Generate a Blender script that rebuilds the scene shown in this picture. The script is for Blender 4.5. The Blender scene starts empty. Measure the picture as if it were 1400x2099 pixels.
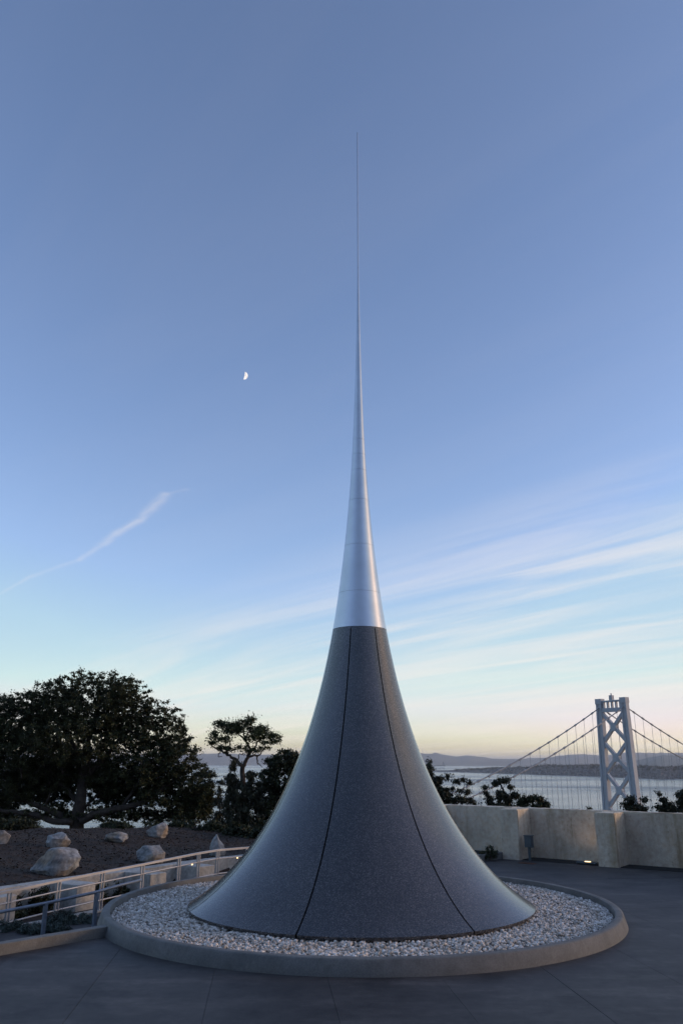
import bpy, bmesh, math, random
import numpy as np
from mathutils import Vector, Matrix

random.seed(7)
rng = np.random.default_rng(7)
S = bpy.context.scene
COL = S.collection
rad = math.radians

# ------------------------------------------------------------------ camera
PW, PH, FPX = 1400.0, 2099.0, 1637.0
PITCH, ROLL = 0.3023, -0.0024
CAM = Vector((0.0, 0.0, 2.958))
fwd = Vector((0, math.cos(PITCH), math.sin(PITCH)))
up0 = Vector((0, -math.sin(PITCH), math.cos(PITCH)))
rt0 = Vector((1, 0, 0))
rt = rt0 * math.cos(ROLL) - up0 * math.sin(ROLL)
upv = rt0 * math.sin(ROLL) + up0 * math.cos(ROLL)
cam_d = bpy.data.cameras.new('camera')
cam = bpy.data.objects.new('camera', cam_d)
COL.objects.link(cam)
cam.matrix_world = Matrix(((rt.x, upv.x, -fwd.x, CAM.x), (rt.y, upv.y, -fwd.y, CAM.y), (rt.z, upv.z, -fwd.z, CAM.z), (0, 0, 0, 1)))
cam_d.sensor_fit = 'VERTICAL'
cam_d.sensor_height = 36.0
cam_d.lens = 36.0 * FPX / PH
cam_d.clip_start = 0.1
cam_d.clip_end = 200000
S.camera = cam

# ------------------------------------------------------------------ light
SUN_AZ, SUN_EL = rad(88), rad(9.0)          # bearing from the view direction, clockwise
w = bpy.data.worlds.new('World'); S.world = w; w.use_nodes = True
nt = w.node_tree; nt.nodes.clear()
def N(tree, t, **kw):
    n = tree.nodes.new(t)
    for k, v in kw.items():
        setattr(n, k, v)
    return n
def MATH(tree, op, a, b=None, c=None, clamp=False):
    n = N(tree, 'ShaderNodeMath', operation=op, use_clamp=clamp)
    for i, v in enumerate((a, b, c)):
        if v is None: continue
        if isinstance(v, (int, float)): n.inputs[i].default_value = v
        else: tree.links.new(v, n.inputs[i])
    return n.outputs[0]
L = nt.links.new
out = N(nt, 'ShaderNodeOutputWorld'); bg = N(nt, 'ShaderNodeBackground')
sky = N(nt, 'ShaderNodeTexSky', sky_type='NISHITA')
sky.sun_disc = False
sky.sun_elevation = SUN_EL
sky.sun_rotation = SUN_AZ
sky.altitude = 100
sky.air_density = 0.8
sky.dust_density = 0.85
sky.ozone_density = 1.0
bg.inputs[1].default_value = 0.15
geo = N(nt, 'ShaderNodeTexCoord')
sep = N(nt, 'ShaderNodeSeparateXYZ'); L(geo.outputs['Generated'], sep.inputs[0])
zc = MATH(nt, 'ADD', MATH(nt, 'MAXIMUM', sep.outputs[2], 0.0), 0.10)
px_ = MATH(nt, 'DIVIDE', sep.outputs[0], zc); py_ = MATH(nt, 'DIVIDE', sep.outputs[1], zc)
# thin cirrus drawn out into streaks, on a flat layer high above the bay
def rotated(ang):
    ca, sa = math.cos(ang), math.sin(ang)
    u = MATH(nt, 'ADD', MATH(nt, 'MULTIPLY', px_, ca), MATH(nt, 'MULTIPLY', py_, sa))
    v = MATH(nt, 'SUBTRACT', MATH(nt, 'MULTIPLY', py_, ca), MATH(nt, 'MULTIPLY', px_, sa))
    return u, v
def comb(x, y, sx, sy):
    c = N(nt, 'ShaderNodeCombineXYZ')
    L(MATH(nt, 'MULTIPLY', x, sx), c.inputs[0]); L(MATH(nt, 'MULTIPLY', y, sy), c.inputs[1])
    return c.outputs[0]
def noise(vec, scale, detail, rough, dist=0.0):
    n = N(nt, 'ShaderNodeTexNoise'); n.inputs['Scale'].default_value = scale
    n.inputs['Detail'].default_value = detail; n.inputs['Roughness'].default_value = rough
    n.inputs['Distortion'].default_value = dist
    L(vec, n.inputs['Vector']); return n.outputs['Fac']
def ramp(x, lo, hi):
    n = N(nt, 'ShaderNodeMapRange', interpolation_type='SMOOTHSTEP')
    n.inputs['From Min'].default_value = lo; n.inputs['From Max'].default_value = hi
    L(x, n.inputs['Value']); return n.outputs[0]
u, v = rotated(rad(-45))
streak = ramp(noise(comb(u, v, 0.42, 2.6), 1.0, 8, 0.60, 0.9), 0.34, 0.72)
patch = ramp(noise(comb(u, v, 0.30, 0.8), 1.0, 4, 0.55, 0.5), 0.16, 0.52)
veil = MATH(nt, 'ADD', MATH(nt, 'MULTIPLY', ramp(v, 1.75, 2.75), 0.95), 0.04)       # the bank of cirrus thins out towards the left
cirrus = MATH(nt, 'MULTIPLY', MATH(nt, 'MULTIPLY', streak, patch), veil)
# one ragged vapour trail left of the spire
def sky_xy(x, y):
    d = (fwd + rt * ((x - PW / 2) / FPX) + upv * ((PH / 2 - y) / FPX)).normalized()
    return d.x / (d.z + 0.10), d.y / (d.z + 0.10)
wob = MATH(nt, 'MULTIPLY', MATH(nt, 'SUBTRACT', noise(comb(px_, py_, 1, 1), 5.0, 5, 0.6), 0.5), 0.05)
def segment(a, b, wd):
    (x0, y0), (x1, y1) = sky_xy(*a), sky_xy(*b); l = math.hypot(x1 - x0, y1 - y0); tx, ty = (x1 - x0) / l, (y1 - y0) / l
    dx, dy = MATH(nt, 'SUBTRACT', px_, x0), MATH(nt, 'SUBTRACT', py_, y0)
    al = MATH(nt, 'ADD', MATH(nt, 'MULTIPLY', dx, tx), MATH(nt, 'MULTIPLY', dy, ty))
    over = MATH(nt, 'SUBTRACT', al, MATH(nt, 'MINIMUM', MATH(nt, 'MAXIMUM', al, 0.0), l))
    ac = MATH(nt, 'ADD', MATH(nt, 'SUBTRACT', MATH(nt, 'MULTIPLY', dy, tx), MATH(nt, 'MULTIPLY', dx, ty)), wob)
    dist = MATH(nt, 'SQRT', MATH(nt, 'ADD', MATH(nt, 'MULTIPLY', over, over), MATH(nt, 'MULTIPLY', ac, ac)))
    return MATH(nt, 'POWER', MATH(nt, 'SUBTRACT', 1.0, ramp(dist, 0.0, wd)), 2.0)
trail = MATH(nt, 'MULTIPLY', segment((-60, 1250), (70, 1178), 0.022), 0.5)
for a_, b_, wd_, k_ in (((60, 1184), (165, 1146), 0.030, 0.4), ((160, 1148), (215, 1113), 0.030, 0.75), ((210, 1116), (285, 1066), 0.040, 1.0), ((280, 1070), (345, 1014), 0.038, 0.8), ((340, 1016), (385, 1004), 0.020, 0.3)):
    trail = MATH(nt, 'MAXIMUM', trail, MATH(nt, 'MULTIPLY', segment(a_, b_, wd_), k_))
trail = MATH(nt, 'MULTIPLY', trail, ramp(noise(comb(u, v, 1.2, 6.0), 3.0, 5, 0.7), 0.15, 0.60))
cl = MATH(nt, 'ADD', MATH(nt, 'MULTIPLY', cirrus, 0.50), MATH(nt, 'MULTIPLY', trail, 0.28), clamp=True)
mixc = N(nt, 'ShaderNodeMix', data_type='RGBA', blend_type='MIX')
tint = N(nt, 'ShaderNodeMix', data_type='RGBA', blend_type='MULTIPLY'); tint.inputs['Factor'].default_value = 1.0
L(sky.outputs[0], tint.inputs['A']); tint.inputs['B'].default_value = (0.885, 0.866, 1.01, 1)      # colour balance of the whole sky
# the sun itself has gone: the glow round it is no brighter than an afterglow
dsep = N(nt, 'ShaderNodeSeparateXYZ'); L(tint.outputs['Result'], dsep.inputs[0])
dmax = MATH(nt, 'MAXIMUM', MATH(nt, 'MAXIMUM', dsep.outputs[0], dsep.outputs[1]), MATH(nt, 'MAXIMUM', dsep.outputs[2], 3.35))
dusk = N(nt, 'ShaderNodeVectorMath', operation='SCALE'); L(tint.outputs['Result'], dusk.inputs[0]); L(MATH(nt, 'DIVIDE', 3.35, dmax), dusk.inputs['Scale'])
dusk2 = N(nt, 'ShaderNodeVectorMath', operation='MINIMUM'); L(dusk.outputs[0], dusk2.inputs[0]); dusk2.inputs[1].default_value = (3.35, 2.88, 2.90); dusk = dusk2
L(cl, mixc.inputs['Factor']); L(dusk.outputs[0], mixc.inputs['A'])
mixc.inputs['B'].default_value = (3.45, 3.12, 2.88, 1)          # cloud lit by the afterglow
L(mixc.outputs['Result'], bg.inputs[0]); L(bg.outputs[0], out.inputs[0])

sun_d = bpy.data.lights.new('sun', 'SUN'); sun = bpy.data.objects.new('sun', sun_d); COL.objects.link(sun)
sun_d.energy = 0.65
sun_d.angle = rad(12)
sun_d.color = (1.0, 0.68, 0.46)
SDIR = Vector((math.sin(SUN_AZ) * math.cos(SUN_EL), math.cos(SUN_AZ) * math.cos(SUN_EL), math.sin(SUN_EL)))
sun.rotation_euler = SDIR.to_track_quat('Z', 'Y').to_euler()

S.view_settings.view_transform = 'Standard'
S.view_settings.look = 'None'
S.view_settings.gamma = 1.0
S.view_settings.exposure = 0.98
S.view_settings.use_curve_mapping = False
S.cycles.max_bounces = 7
S.cycles.diffuse_bounces = 3
S.cycles.glossy_bounces = 3
S.cycles.transparent_max_bounces = 8
S.cycles.volume_bounces = 3
S.cycles.use_adaptive_sampling = True
S.cycles.adaptive_threshold = 0.02
S.cycles.use_denoising = True

# ------------------------------------------------------------------ helpers
def ray(x, y):
    X, Y = (x - PW / 2) / FPX, (PH / 2 - y) / FPX
    return fwd + rt * X + upv * Y
def at_z(x, y, z):
    d = ray(x, y); return CAM + d * ((z - CAM.z) / d.z)
def at_y(x, y, dist):
    d = ray(x, y); return CAM + d * (dist / d.y)
def px_m(dist):                       # metres per photo pixel near the horizon
    return dist * math.cos(PITCH) / FPX

class MB:
    def __init__(s): s.v = []; s.f = []
    def add(s, v, f):
        o = len(s.v); s.v += [tuple(p) for p in v]; s.f += [tuple(i + o for i in q) for q in f]; return s
    def box(s, c, size, ang=0.0, rot=None, taper=1.0):
        hx, hy, hz = size[0] / 2, size[1] / 2, size[2] / 2
        M = rot if rot is not None else Matrix.Rotation(ang, 3, 'Z')
        P = []
        for z in (-1, 1):
            k = taper if z > 0 else 1.0
            for x, y in ((-1, -1), (1, -1), (1, 1), (-1, 1)):
                P.append(Vector(c) + M @ Vector((x * hx * k, y * hy * k, z * hz)))
        return s.add(P, [(3, 2, 1, 0), (4, 5, 6, 7), (0, 1, 5, 4), (1, 2, 6, 5), (2, 3, 7, 6), (3, 0, 4, 7)])
    def beam(s, a, b, wd, ht, side=None):
        a, b = Vector(a), Vector(b); d = (b - a); l = d.length; d.normalize()
        sd = Vector(side) if side is not None else d.cross(Vector((0, 0, 1)))
        sd = (sd - d * sd.dot(d)).normalized(); n = sd.cross(d)
        M = Matrix((sd, d, n)).transposed()
        return s.box((a + b) / 2, (wd, l, ht), rot=M)
    def tube(s, pts, radii, n=8, cap=True):
        pts = [Vector(p) for p in pts]
        if isinstance(radii, (int, float)): radii = [radii] * len(pts)
        base = []; prev = None
        for i, p in enumerate(pts):
            d = (pts[min(i + 1, len(pts) - 1)] - pts[max(i - 1, 0)]).normalized()
            if prev is None:
                a = d.orthogonal().normalized()
            else:
                a = (prev - d * prev.dot(d)).normalized()
            prev = a; b = d.cross(a)
            base.append([p + (a * math.cos(t) + b * math.sin(t)) * radii[i] for t in [2 * math.pi * k / n for k in range(n)]])
        V = [q for r in base for q in r]; F = []
        for i in range(len(pts) - 1):
            for k in range(n):
                F.append((i * n + k, i * n + (k + 1) % n, (i + 1) * n + (k + 1) % n, (i + 1) * n + k))
        if cap:
            F.append(tuple(range(n - 1, -1, -1))); F.append(tuple((len(pts) - 1) * n + k for k in range(n)))
        return s.add(V, F)
    def prism(s, poly, z0, z1):
        n = len(poly)
        V = [(p[0], p[1], z0) for p in poly] + [(p[0], p[1], z1) for p in poly]
        F = [tuple(range(n - 1, -1, -1)), tuple(range(n, 2 * n))] + [(i, (i + 1) % n, n + (i + 1) % n, n + i) for i in range(n)]
        return s.add(V, F)
    def build(s, name, mat, parent=None, smooth=False, bevel=0.0):
        return mk(name, s.v, s.f, mat, parent, smooth, bevel)

def mk(name, V, F, mat, parent=None, smooth=False, bevel=0.0):
    me = bpy.data.meshes.new(name)
    me.from_pydata([tuple(p) for p in V], [], F); me.update()
    if smooth is True:
        me.polygons.foreach_set('use_smooth', [True] * len(me.polygons))
    elif smooth:
        me.polygons.foreach_set('use_smooth', [True] * len(me.polygons)); me.set_sharp_from_angle(angle=rad(smooth))
    me.materials.append(mat)
    o = bpy.data.objects.new(name, me); COL.objects.link(o)
    if parent is not None:
        o.parent = parent; o.matrix_parent_inverse = Matrix.Translation(-parent.location)
    if bevel:
        m = o.modifiers.new('bevel', 'BEVEL'); m.width = bevel; m.segments = 2; m.limit_method = 'ANGLE'
    return o
def mk_np(name, V, loops, nside, mat, parent=None, smooth=False):
    me = bpy.data.meshes.new(name)
    nf = len(loops) // nside
    me.vertices.add(len(V)); me.vertices.foreach_set('co', np.asarray(V, np.float32).ravel())
    me.loops.add(len(loops)); me.loops.foreach_set('vertex_index', np.asarray(loops, np.int32))
    me.polygons.add(nf)
    me.polygons.foreach_set('loop_start', np.arange(0, nf * nside, nside, dtype=np.int32))
    me.update(calc_edges=True); me.validate()
    if smooth: me.polygons.foreach_set('use_smooth', np.ones(nf, bool))
    me.materials.append(mat)
    o = bpy.data.objects.new(name, me); COL.objects.link(o)
    if parent is not None:
        o.parent = parent; o.matrix_parent_inverse = Matrix.Translation(-parent.location)
    return o
def tag(o, label=None, cat=None, group=None, kind=None):
    if label: o['label'] = label
    if cat: o['category'] = cat
    if group: o['group'] = group
    if kind: o['kind'] = kind
    return o
def thing(name, loc, label, cat, group=None):
    o = bpy.data.objects.new(name, None); COL.objects.link(o); o.location = loc
    o.empty_display_size = 0.2
    return tag(o, label, cat, group)

def material(name, col, rough=0.8, var=0.25, scale=3.0, bump=0.0, bscale=40.0, metal=0.0, col2=None, spec=0.5, fine=None, coord='Object'):
    m = bpy.data.materials.new(name); m.use_nodes = True; t = m.node_tree
    b = t.nodes['Principled BSDF']; b.inputs['Roughness'].default_value = rough; b.inputs['Metallic'].default_value = metal
    b.inputs['Specular IOR Level'].default_value = spec
    tc = N(t, 'ShaderNodeTexCoord')
    n = N(t, 'ShaderNodeTexNoise'); n.inputs['Scale'].default_value = scale; n.inputs['Detail'].default_value = 8; n.inputs['Roughness'].default_value = 0.62
    t.links.new(tc.outputs[coord], n.inputs['Vector'])
    r = N(t, 'ShaderNodeValToRGB')
    c1 = [c * (1 - var) for c in col]; c2 = list(col2) if col2 else [min(1, c * (1 + var)) for c in col]
    r.color_ramp.elements[0].position = 0.32; r.color_ramp.elements[0].color = (*c1, 1)
    r.color_ramp.elements[1].position = 0.68; r.color_ramp.elements[1].color = (*c2, 1)
    t.links.new(n.outputs['Fac'], r.inputs[0]); colout = r.outputs[0]
    if fine:
        n2 = N(t, 'ShaderNodeTexNoise'); n2.inputs['Scale'].default_value = fine[0]; n2.inputs['Detail'].default_value = 4
        t.links.new(tc.outputs[coord], n2.inputs['Vector'])
        mx = N(t, 'ShaderNodeMix', data_type='RGBA', blend_type='OVERLAY'); mx.inputs['Factor'].default_value = fine[1]
        t.links.new(colout, mx.inputs['A']); t.links.new(n2.outputs['Fac'], mx.inputs['B']); colout = mx.outputs['Result']
    t.links.new(colout, b.inputs['Base Color'])
    if bump:
        nb = N(t, 'ShaderNodeTexNoise'); nb.inputs['Scale'].default_value = bscale; nb.inputs['Detail'].default_value = 6
        t.links.new(tc.outputs[coord], nb.inputs['Vector'])
        bp = N(t, 'ShaderNodeBump'); bp.inputs['Strength'].default_value = bump; bp.inputs['Distance'].default_value = 0.02
        t.links.new(nb.outputs['Fac'], bp.inputs['Height']); t.links.new(bp.outputs[0], b.inputs['Normal'])
    return m
def piece_variation(m, lo, hi, source='island'):
    t = m.node_tree; b = t.nodes['Principled BSDF']; src = b.inputs['Base Color'].links[0].from_socket
    if source == 'island': rnd = N(t, 'ShaderNodeNewGeometry').outputs['Random Per Island']
    else: rnd = N(t, 'ShaderNodeObjectInfo').outputs['Random']
    mr = N(t, 'ShaderNodeValToRGB'); mr.color_ramp.elements[0].color = (*lo, 1); mr.color_ramp.elements[1].color = (*hi, 1)
    t.links.new(rnd, mr.inputs[0])
    mx = N(t, 'ShaderNodeMix', data_type='RGBA', blend_type='MULTIPLY'); mx.inputs['Factor'].default_value = 1
    t.links.new(src, mx.inputs['A']); t.links.new(mr.outputs[0], mx.inputs['B']); t.links.new(mx.outputs['Result'], b.inputs['Base Color'])
    return m
def stains(m, scale, lo, hi, dark, amount=1.0):
    t = m.node_tree; b = t.nodes['Principled BSDF']; src = b.inputs['Base Color'].links[0].from_socket
    g_ = N(t, 'ShaderNodeTexCoord'); mp = N(t, 'ShaderNodeMapping'); mp.inputs['Scale'].default_value = scale
    t.links.new(g_.outputs['Object'], mp.inputs['Vector'])
    n = N(t, 'ShaderNodeTexNoise'); n.inputs['Scale'].default_value = 1.0; n.inputs['Detail'].default_value = 7; n.inputs['Roughness'].default_value = 0.65
    t.links.new(mp.outputs[0], n.inputs['Vector'])
    r = N(t, 'ShaderNodeMapRange'); r.inputs['From Min'].default_value = lo; r.inputs['From Max'].default_value = hi; r.inputs['To Max'].default_value = amount
    t.links.new(n.outputs['Fac'], r.inputs['Value'])
    mx = N(t, 'ShaderNodeMix', data_type='RGBA', blend_type='MULTIPLY'); mx.inputs['B'].default_value = (*dark, 1)
    t.links.new(r.outputs[0], mx.inputs['Factor']); t.links.new(src, mx.inputs['A']); t.links.new(mx.outputs['Result'], b.inputs['Base Color'])
    return m
def emission(name, col, strength):
    m = bpy.data.materials.new(name); m.use_nodes = True; t = m.node_tree
    b = t.nodes['Principled BSDF']; b.inputs['Base Color'].default_value = (*col, 1)
    b.inputs['Emission Color'].default_value = (*col, 1); b.inputs['Emission Strength'].default_value = strength
    return m

# ------------------------------------------------------------------ materials
def m_terrazzo():
    m = material('polished_terrazzo', (0.074, 0.070, 0.068), 0.36, 0.12, 1.3, spec=1.0)
    t = m.node_tree; b = t.nodes['Principled BSDF']
    src = b.inputs['Base Color'].links[0].from_socket
    tc = N(t, 'ShaderNodeTexCoord')
    vo = N(t, 'ShaderNodeTexVoronoi'); vo.inputs['Scale'].default_value = 82
    t.links.new(tc.outputs['Object'], vo.inputs['Vector'])
    sp = N(t, 'ShaderNodeSeparateColor'); t.links.new(vo.outputs['Color'], sp.inputs[0])
    rp = N(t, 'ShaderNodeValToRGB'); e = rp.color_ramp.elements
    e[0].position = 0.0; e[0].color = (0.45, 0.45, 0.46, 1); e[1].position = 1.0; e[1].color = (2.6, 2.55, 2.5, 1)
    k = e.new(0.70); k.color = (0.85, 0.85, 0.87, 1)
    t.links.new(sp.outputs[0], rp.inputs[0])
    mx = N(t, 'ShaderNodeMix', data_type='RGBA', blend_type='MULTIPLY'); mx.inputs['Factor'].default_value = 1
    t.links.new(src, mx.inputs['A']); t.links.new(rp.outputs[0], mx.inputs['B'])
    t.links.new(mx.outputs['Result'], b.inputs['Base Color'])
    # the chips take the polish a little differently from the binder
    mr = N(t, 'ShaderNodeMapRange'); mr.inputs['To Min'].default_value = 0.14; mr.inputs['To Max'].default_value = 0.25
    t.links.new(sp.outputs[1], mr.inputs['Value']); t.links.new(mr.outputs[0], b.inputs['Roughness'])
    return m
M_TERR = m_terrazzo()
M_STEEL = material('brushed_steel', (0.55, 0.56, 0.58), 0.25, 0.06, 2.0, metal=1.0)
M_SEAM = material('steel_joint', (0.16, 0.165, 0.17), 0.5, 0.1, metal=0.5)
M_GAP = material('dark_joint', (0.012, 0.012, 0.013), 0.9, 0.2)
M_CURB = material('curb_concrete', (0.19, 0.185, 0.17), 0.85, 0.22, 2.2, 0.25, 60, fine=(45, 0.35))
M_PLAZA = material('plaza_concrete', (0.052, 0.048, 0.046), 0.62, 0.26, 0.9, 0.12, 55, fine=(6, 0.4), spec=0.35)
M_JOINT = material('plaza_joint', (0.060, 0.054, 0.048), 0.9, 0.3, 2.0)
M_PEBBLE = material('white_pebble', (0.74, 0.69, 0.63), 0.75, 0.30, 9.0, fine=(30, 0.5))
M_BED = material('gravel_bed', (0.16, 0.155, 0.15), 0.9, 0.3, 20)
M_WALL = material('old_cast_wall', (0.70, 0.585, 0.44), 0.9, 0.16, 1.1, 0.5, 25, fine=(9, 0.5))
M_RWALL = material('retaining_concrete', (0.48, 0.45, 0.40), 0.9, 0.22, 1.5, 0.4, 30, fine=(12, 0.4))
M_BLACK = material('black_mulch', (0.018, 0.017, 0.016), 0.95, 0.5, 14, 0.8, 40)
M_MULCH = material('brown_mulch', (0.038, 0.022, 0.014), 0.97, 0.5, 1.4, 0.9, 18, fine=(14, 0.8))
M_LITTER = material('bark_chips', (0.040, 0.026, 0.018), 0.95, 0.75, 14, col2=(0.085, 0.058, 0.038))
M_SLOPE = material('dry_hillside', (0.050, 0.048, 0.030), 0.97, 0.4, 0.3, 0.5, 3)
M_RAIL = material('galvanised_rail', (0.43, 0.43, 0.44), 0.45, 0.12, 6, metal=0.35)
M_HAND = material('painted_handrail', (0.20, 0.24, 0.30), 0.42, 0.15, 6, metal=0.3)
M_BARK = material('bark', (0.055, 0.043, 0.034), 0.95, 0.4, 3, 0.9, 14)
M_BARK2 = material('dark_bark', (0.060, 0.045, 0.036), 0.95, 0.4, 3, 0.9, 14)
def leaf_mat(name, col, var):
    return material(name, col, 0.62, var, 1.6, spec=0.3, fine=(7, 0.6))
M_OAK = leaf_mat('oak_leaf', (0.040, 0.048, 0.022), 0.45)
M_LEAF2 = leaf_mat('bright_leaf', (0.046, 0.058, 0.025), 0.45)
M_LEAFD = leaf_mat('dark_leaf', (0.034, 0.042, 0.022), 0.45)
M_EUC = leaf_mat('gum_leaf', (0.046, 0.052, 0.036), 0.4)
M_JUNI = leaf_mat('juniper_leaf', (0.10, 0.13, 0.11), 0.35)
M_BRIDGE = material('bridge_paint', (0.37, 0.395, 0.43), 0.6, 0.08, 0.05, fine=(0.6, 0.2))
M_CABLE = material('cable_paint', (0.30, 0.30, 0.31), 0.6, 0.1, 0.1)
M_DECK = material('bridge_deck', (0.20, 0.20, 0.21), 0.8, 0.1, 0.05)
M_BOX = material('utility_grey', (0.10, 0.12, 0.13), 0.5, 0.15, 8, metal=0.3)
M_RUST = material('rusty_iron', (0.13, 0.06, 0.035), 0.85, 0.4, 12, 0.5, 60)
M_FARHILL = material('far_hill', (0.25, 0.235, 0.19), 0.95, 0.25, 0.0006)
M_SHORE = material('shore_land', (0.07, 0.068, 0.062), 0.95, 0.5, 0.006, fine=(0.03, 0.9))
M_CITY = material('distant_building', (0.19, 0.185, 0.18), 0.8, 0.35, 0.02)
M_CRANE = material('crane_steel', (0.16, 0.17, 0.19), 0.7, 0.1, 0.05)
def rock_mat():
    m = material('boulder_stone', (0.25, 0.26, 0.265), 0.9, 0.45, 2.6, 0.9, 9, col2=(0.47, 0.465, 0.445), fine=(11, 0.7))
    t = m.node_tree; b = t.nodes['Principled BSDF']; src = b.inputs['Base Color'].links[0].from_socket
    tc = N(t, 'ShaderNodeTexCoord'); n = N(t, 'ShaderNodeTexNoise'); n.inputs['Scale'].default_value = 1.3
    t.links.new(tc.outputs['Object'], n.inputs['Vector'])
    r = N(t, 'ShaderNodeMapRange'); r.inputs['From Min'].default_value = 0.52; r.inputs['From Max'].default_value = 0.66
    t.links.new(n.outputs['Fac'], r.inputs['Value'])
    mx = N(t, 'ShaderNodeMix', data_type='RGBA', blend_type='MULTIPLY'); mx.inputs['B'].default_value = (0.88, 0.70, 0.54, 1)
    t.links.new(r.outputs[0], mx.inputs['Factor']); t.links.new(src, mx.inputs['A']); t.links.new(mx.outputs['Result'], b.inputs['Base Color'])
    return m
M_ROCK = rock_mat()
def water_mat():
    m = bpy.data.materials.new('bay_water'); m.use_nodes = True; t = m.node_tree
    b = t.nodes['Principled BSDF']
    b.inputs['Base Color'].default_value = (0.022, 0.040, 0.055, 1); b.inputs['Roughness'].default_value = 0.22; b.inputs['IOR'].default_value = 1.33
    g = N(t, 'ShaderNodeNewGeometry')
    mp = N(t, 'ShaderNodeMapping'); mp.inputs['Scale'].default_value = (0.006, 0.02, 0.02)
    t.links.new(g.outputs['Position'], mp.inputs['Vector'])
    n = N(t, 'ShaderNodeTexNoise'); n.inputs['Scale'].default_value = 1.0; n.inputs['Detail'].default_value = 7; n.inputs['Roughness'].default_value = 0.6
    t.links.new(mp.outputs[0], n.inputs['Vector'])
    bp = N(t, 'ShaderNodeBump'); bp.inputs['Strength'].default_value = 1.0; bp.inputs['Distance'].default_value = 5.0
    t.links.new(n.outputs['Fac'], bp.inputs['Height']); t.links.new(bp.outputs[0], b.inputs['Normal'])
    mp2 = N(t, 'ShaderNodeMapping'); mp2.inputs['Scale'].default_value = (0.0005, 0.0016, 0.001)
    t.links.new(g.outputs['Position'], mp2.inputs['Vector'])
    n2 = N(t, 'ShaderNodeTexNoise'); n2.inputs['Scale'].default_value = 1.0; n2.inputs['Detail'].default_value = 5
    t.links.new(mp2.outputs[0], n2.inputs['Vector'])
    mr = N(t, 'ShaderNodeMapRange'); mr.inputs['From Min'].default_value = 0.35; mr.inputs['From Max'].default_value = 0.65
    mr.inputs['To Min'].default_value = 0.12; mr.inputs['To Max'].default_value = 0.34
    t.links.new(n2.outputs['Fac'], mr.inputs['Value']); t.links.new(mr.outputs[0], b.inputs['Roughness'])
    return m
M_WATER = water_mat()
for m_ in (M_OAK, M_LEAF2, M_LEAFD, M_EUC): piece_variation(m_, (0.45, 0.42, 0.42), (1.7, 1.65, 1.4))
piece_variation(M_PEBBLE, (0.55, 0.50, 0.44), (1.25, 1.25, 1.25))
piece_variation(M_TERR, (0.92, 0.92, 0.93), (1.09, 1.08, 1.07), 'object'); stains(M_TERR, (2.2, 2.2, 0.35), 0.52, 0.72, (0.80, 0.80, 0.81))
piece_variation(M_PLAZA, (0.86, 0.86, 0.87), (1.14, 1.13, 1.12), 'object')
stains(M_PLAZA, (0.5, 1.6, 1.0), 0.50, 0.72, (1.95, 1.90, 1.82)); stains(M_PLAZA, (1.1, 1.1, 1.0), 0.52, 0.68, (0.55, 0.55, 0.57)); stains(M_PLAZA, (9.0, 14.0, 1.0), 0.58, 0.72, (1.5, 1.48, 1.45))
stains(M_WALL, (1.6, 1.6, 0.22), 0.50, 0.68, (0.66, 0.58, 0.47)); stains(M_WALL, (4.0, 4.0, 0.5), 0.60, 0.72, (0.70, 0.66, 0.60)); stains(M_WALL, (14.0, 14.0, 14.0), 0.62, 0.68, (0.62, 0.60, 0.58))
stains(M_RWALL, (1.8, 1.8, 0.4), 0.52, 0.70, (0.70, 0.64, 0.55))
stains(M_CURB, (2.2, 2.2, 0.8), 0.52, 0.70, (0.72, 0.70, 0.66)); stains(M_CURB, (0.8, 0.8, 2.0), 0.55, 0.70, (1.3, 1.28, 1.22))


# ------------------------------------------------------------------ plan of the place
CX, CY = 0.415, 18.075                                  # axis of the sculpture
WD = Vector((0.806, -0.592, 0)).normalized()           # along the old wall, to the right
WN = Vector((-0.592, -0.806, 0)).normalized()          # out of the wall, towards the plaza
WO = Vector((6.18, 27.90, 0))                          # a point on the wall face
CURB_A, CURB_B = Vector((-4.12, 15.59)), Vector((-5.40, 14.18))
# guardrail: photo x, photo y of its top, distance
GR = [(-260, 1885, 17.2), (-80, 1849, 19.1), (22, 1826.5, 20.2), (122, 1805, 21.4), (212, 1787.5, 22.6), (293, 1772, 23.7), (330, 1764.5, 24.2), (368, 1757, 24.8), (408, 1749, 25.5), (447, 1742.5, 26.2), (508, 1737.5, 27.2), (570, 1732, 28.2), (640, 1727, 29.2)]
GP = [at_y(*g) for g in GR]
G2 = np.array([(p.x, p.y) for p in GP])
def outward(x, y):
    """signed distance outside the guardrail line (positive beyond it), plus nearest index"""
    x = np.asarray(x, float); y = np.asarray(y, float)
    best = np.full(x.shape, 1e9); sign = np.ones(x.shape)
    A = np.vstack([G2[0] + (G2[0] - G2[1]) * 30, G2, G2[-1] + np.array([30.0, 2.0])])
    for a, b in zip(A[:-1], A[1:]):
        d = b - a; l2 = d @ d
        t = np.clip(((x - a[0]) * d[0] + (y - a[1]) * d[1]) / l2, 0, 1)
        ex, ey = x - a[0] - t * d[0], y - a[1] - t * d[1]
        dist = np.hypot(ex, ey); cr = d[0] * ey - d[1] * ex
        m = dist < best
        best = np.where(m, dist, best); sign = np.where(m, np.sign(cr), sign)
    return best * sign
def sstep(a, b, x):
    t = np.clip((x - a) / (b - a), 0, 1); return t * t * (3 - 2 * t)
WALK_Z = -0.74
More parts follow.
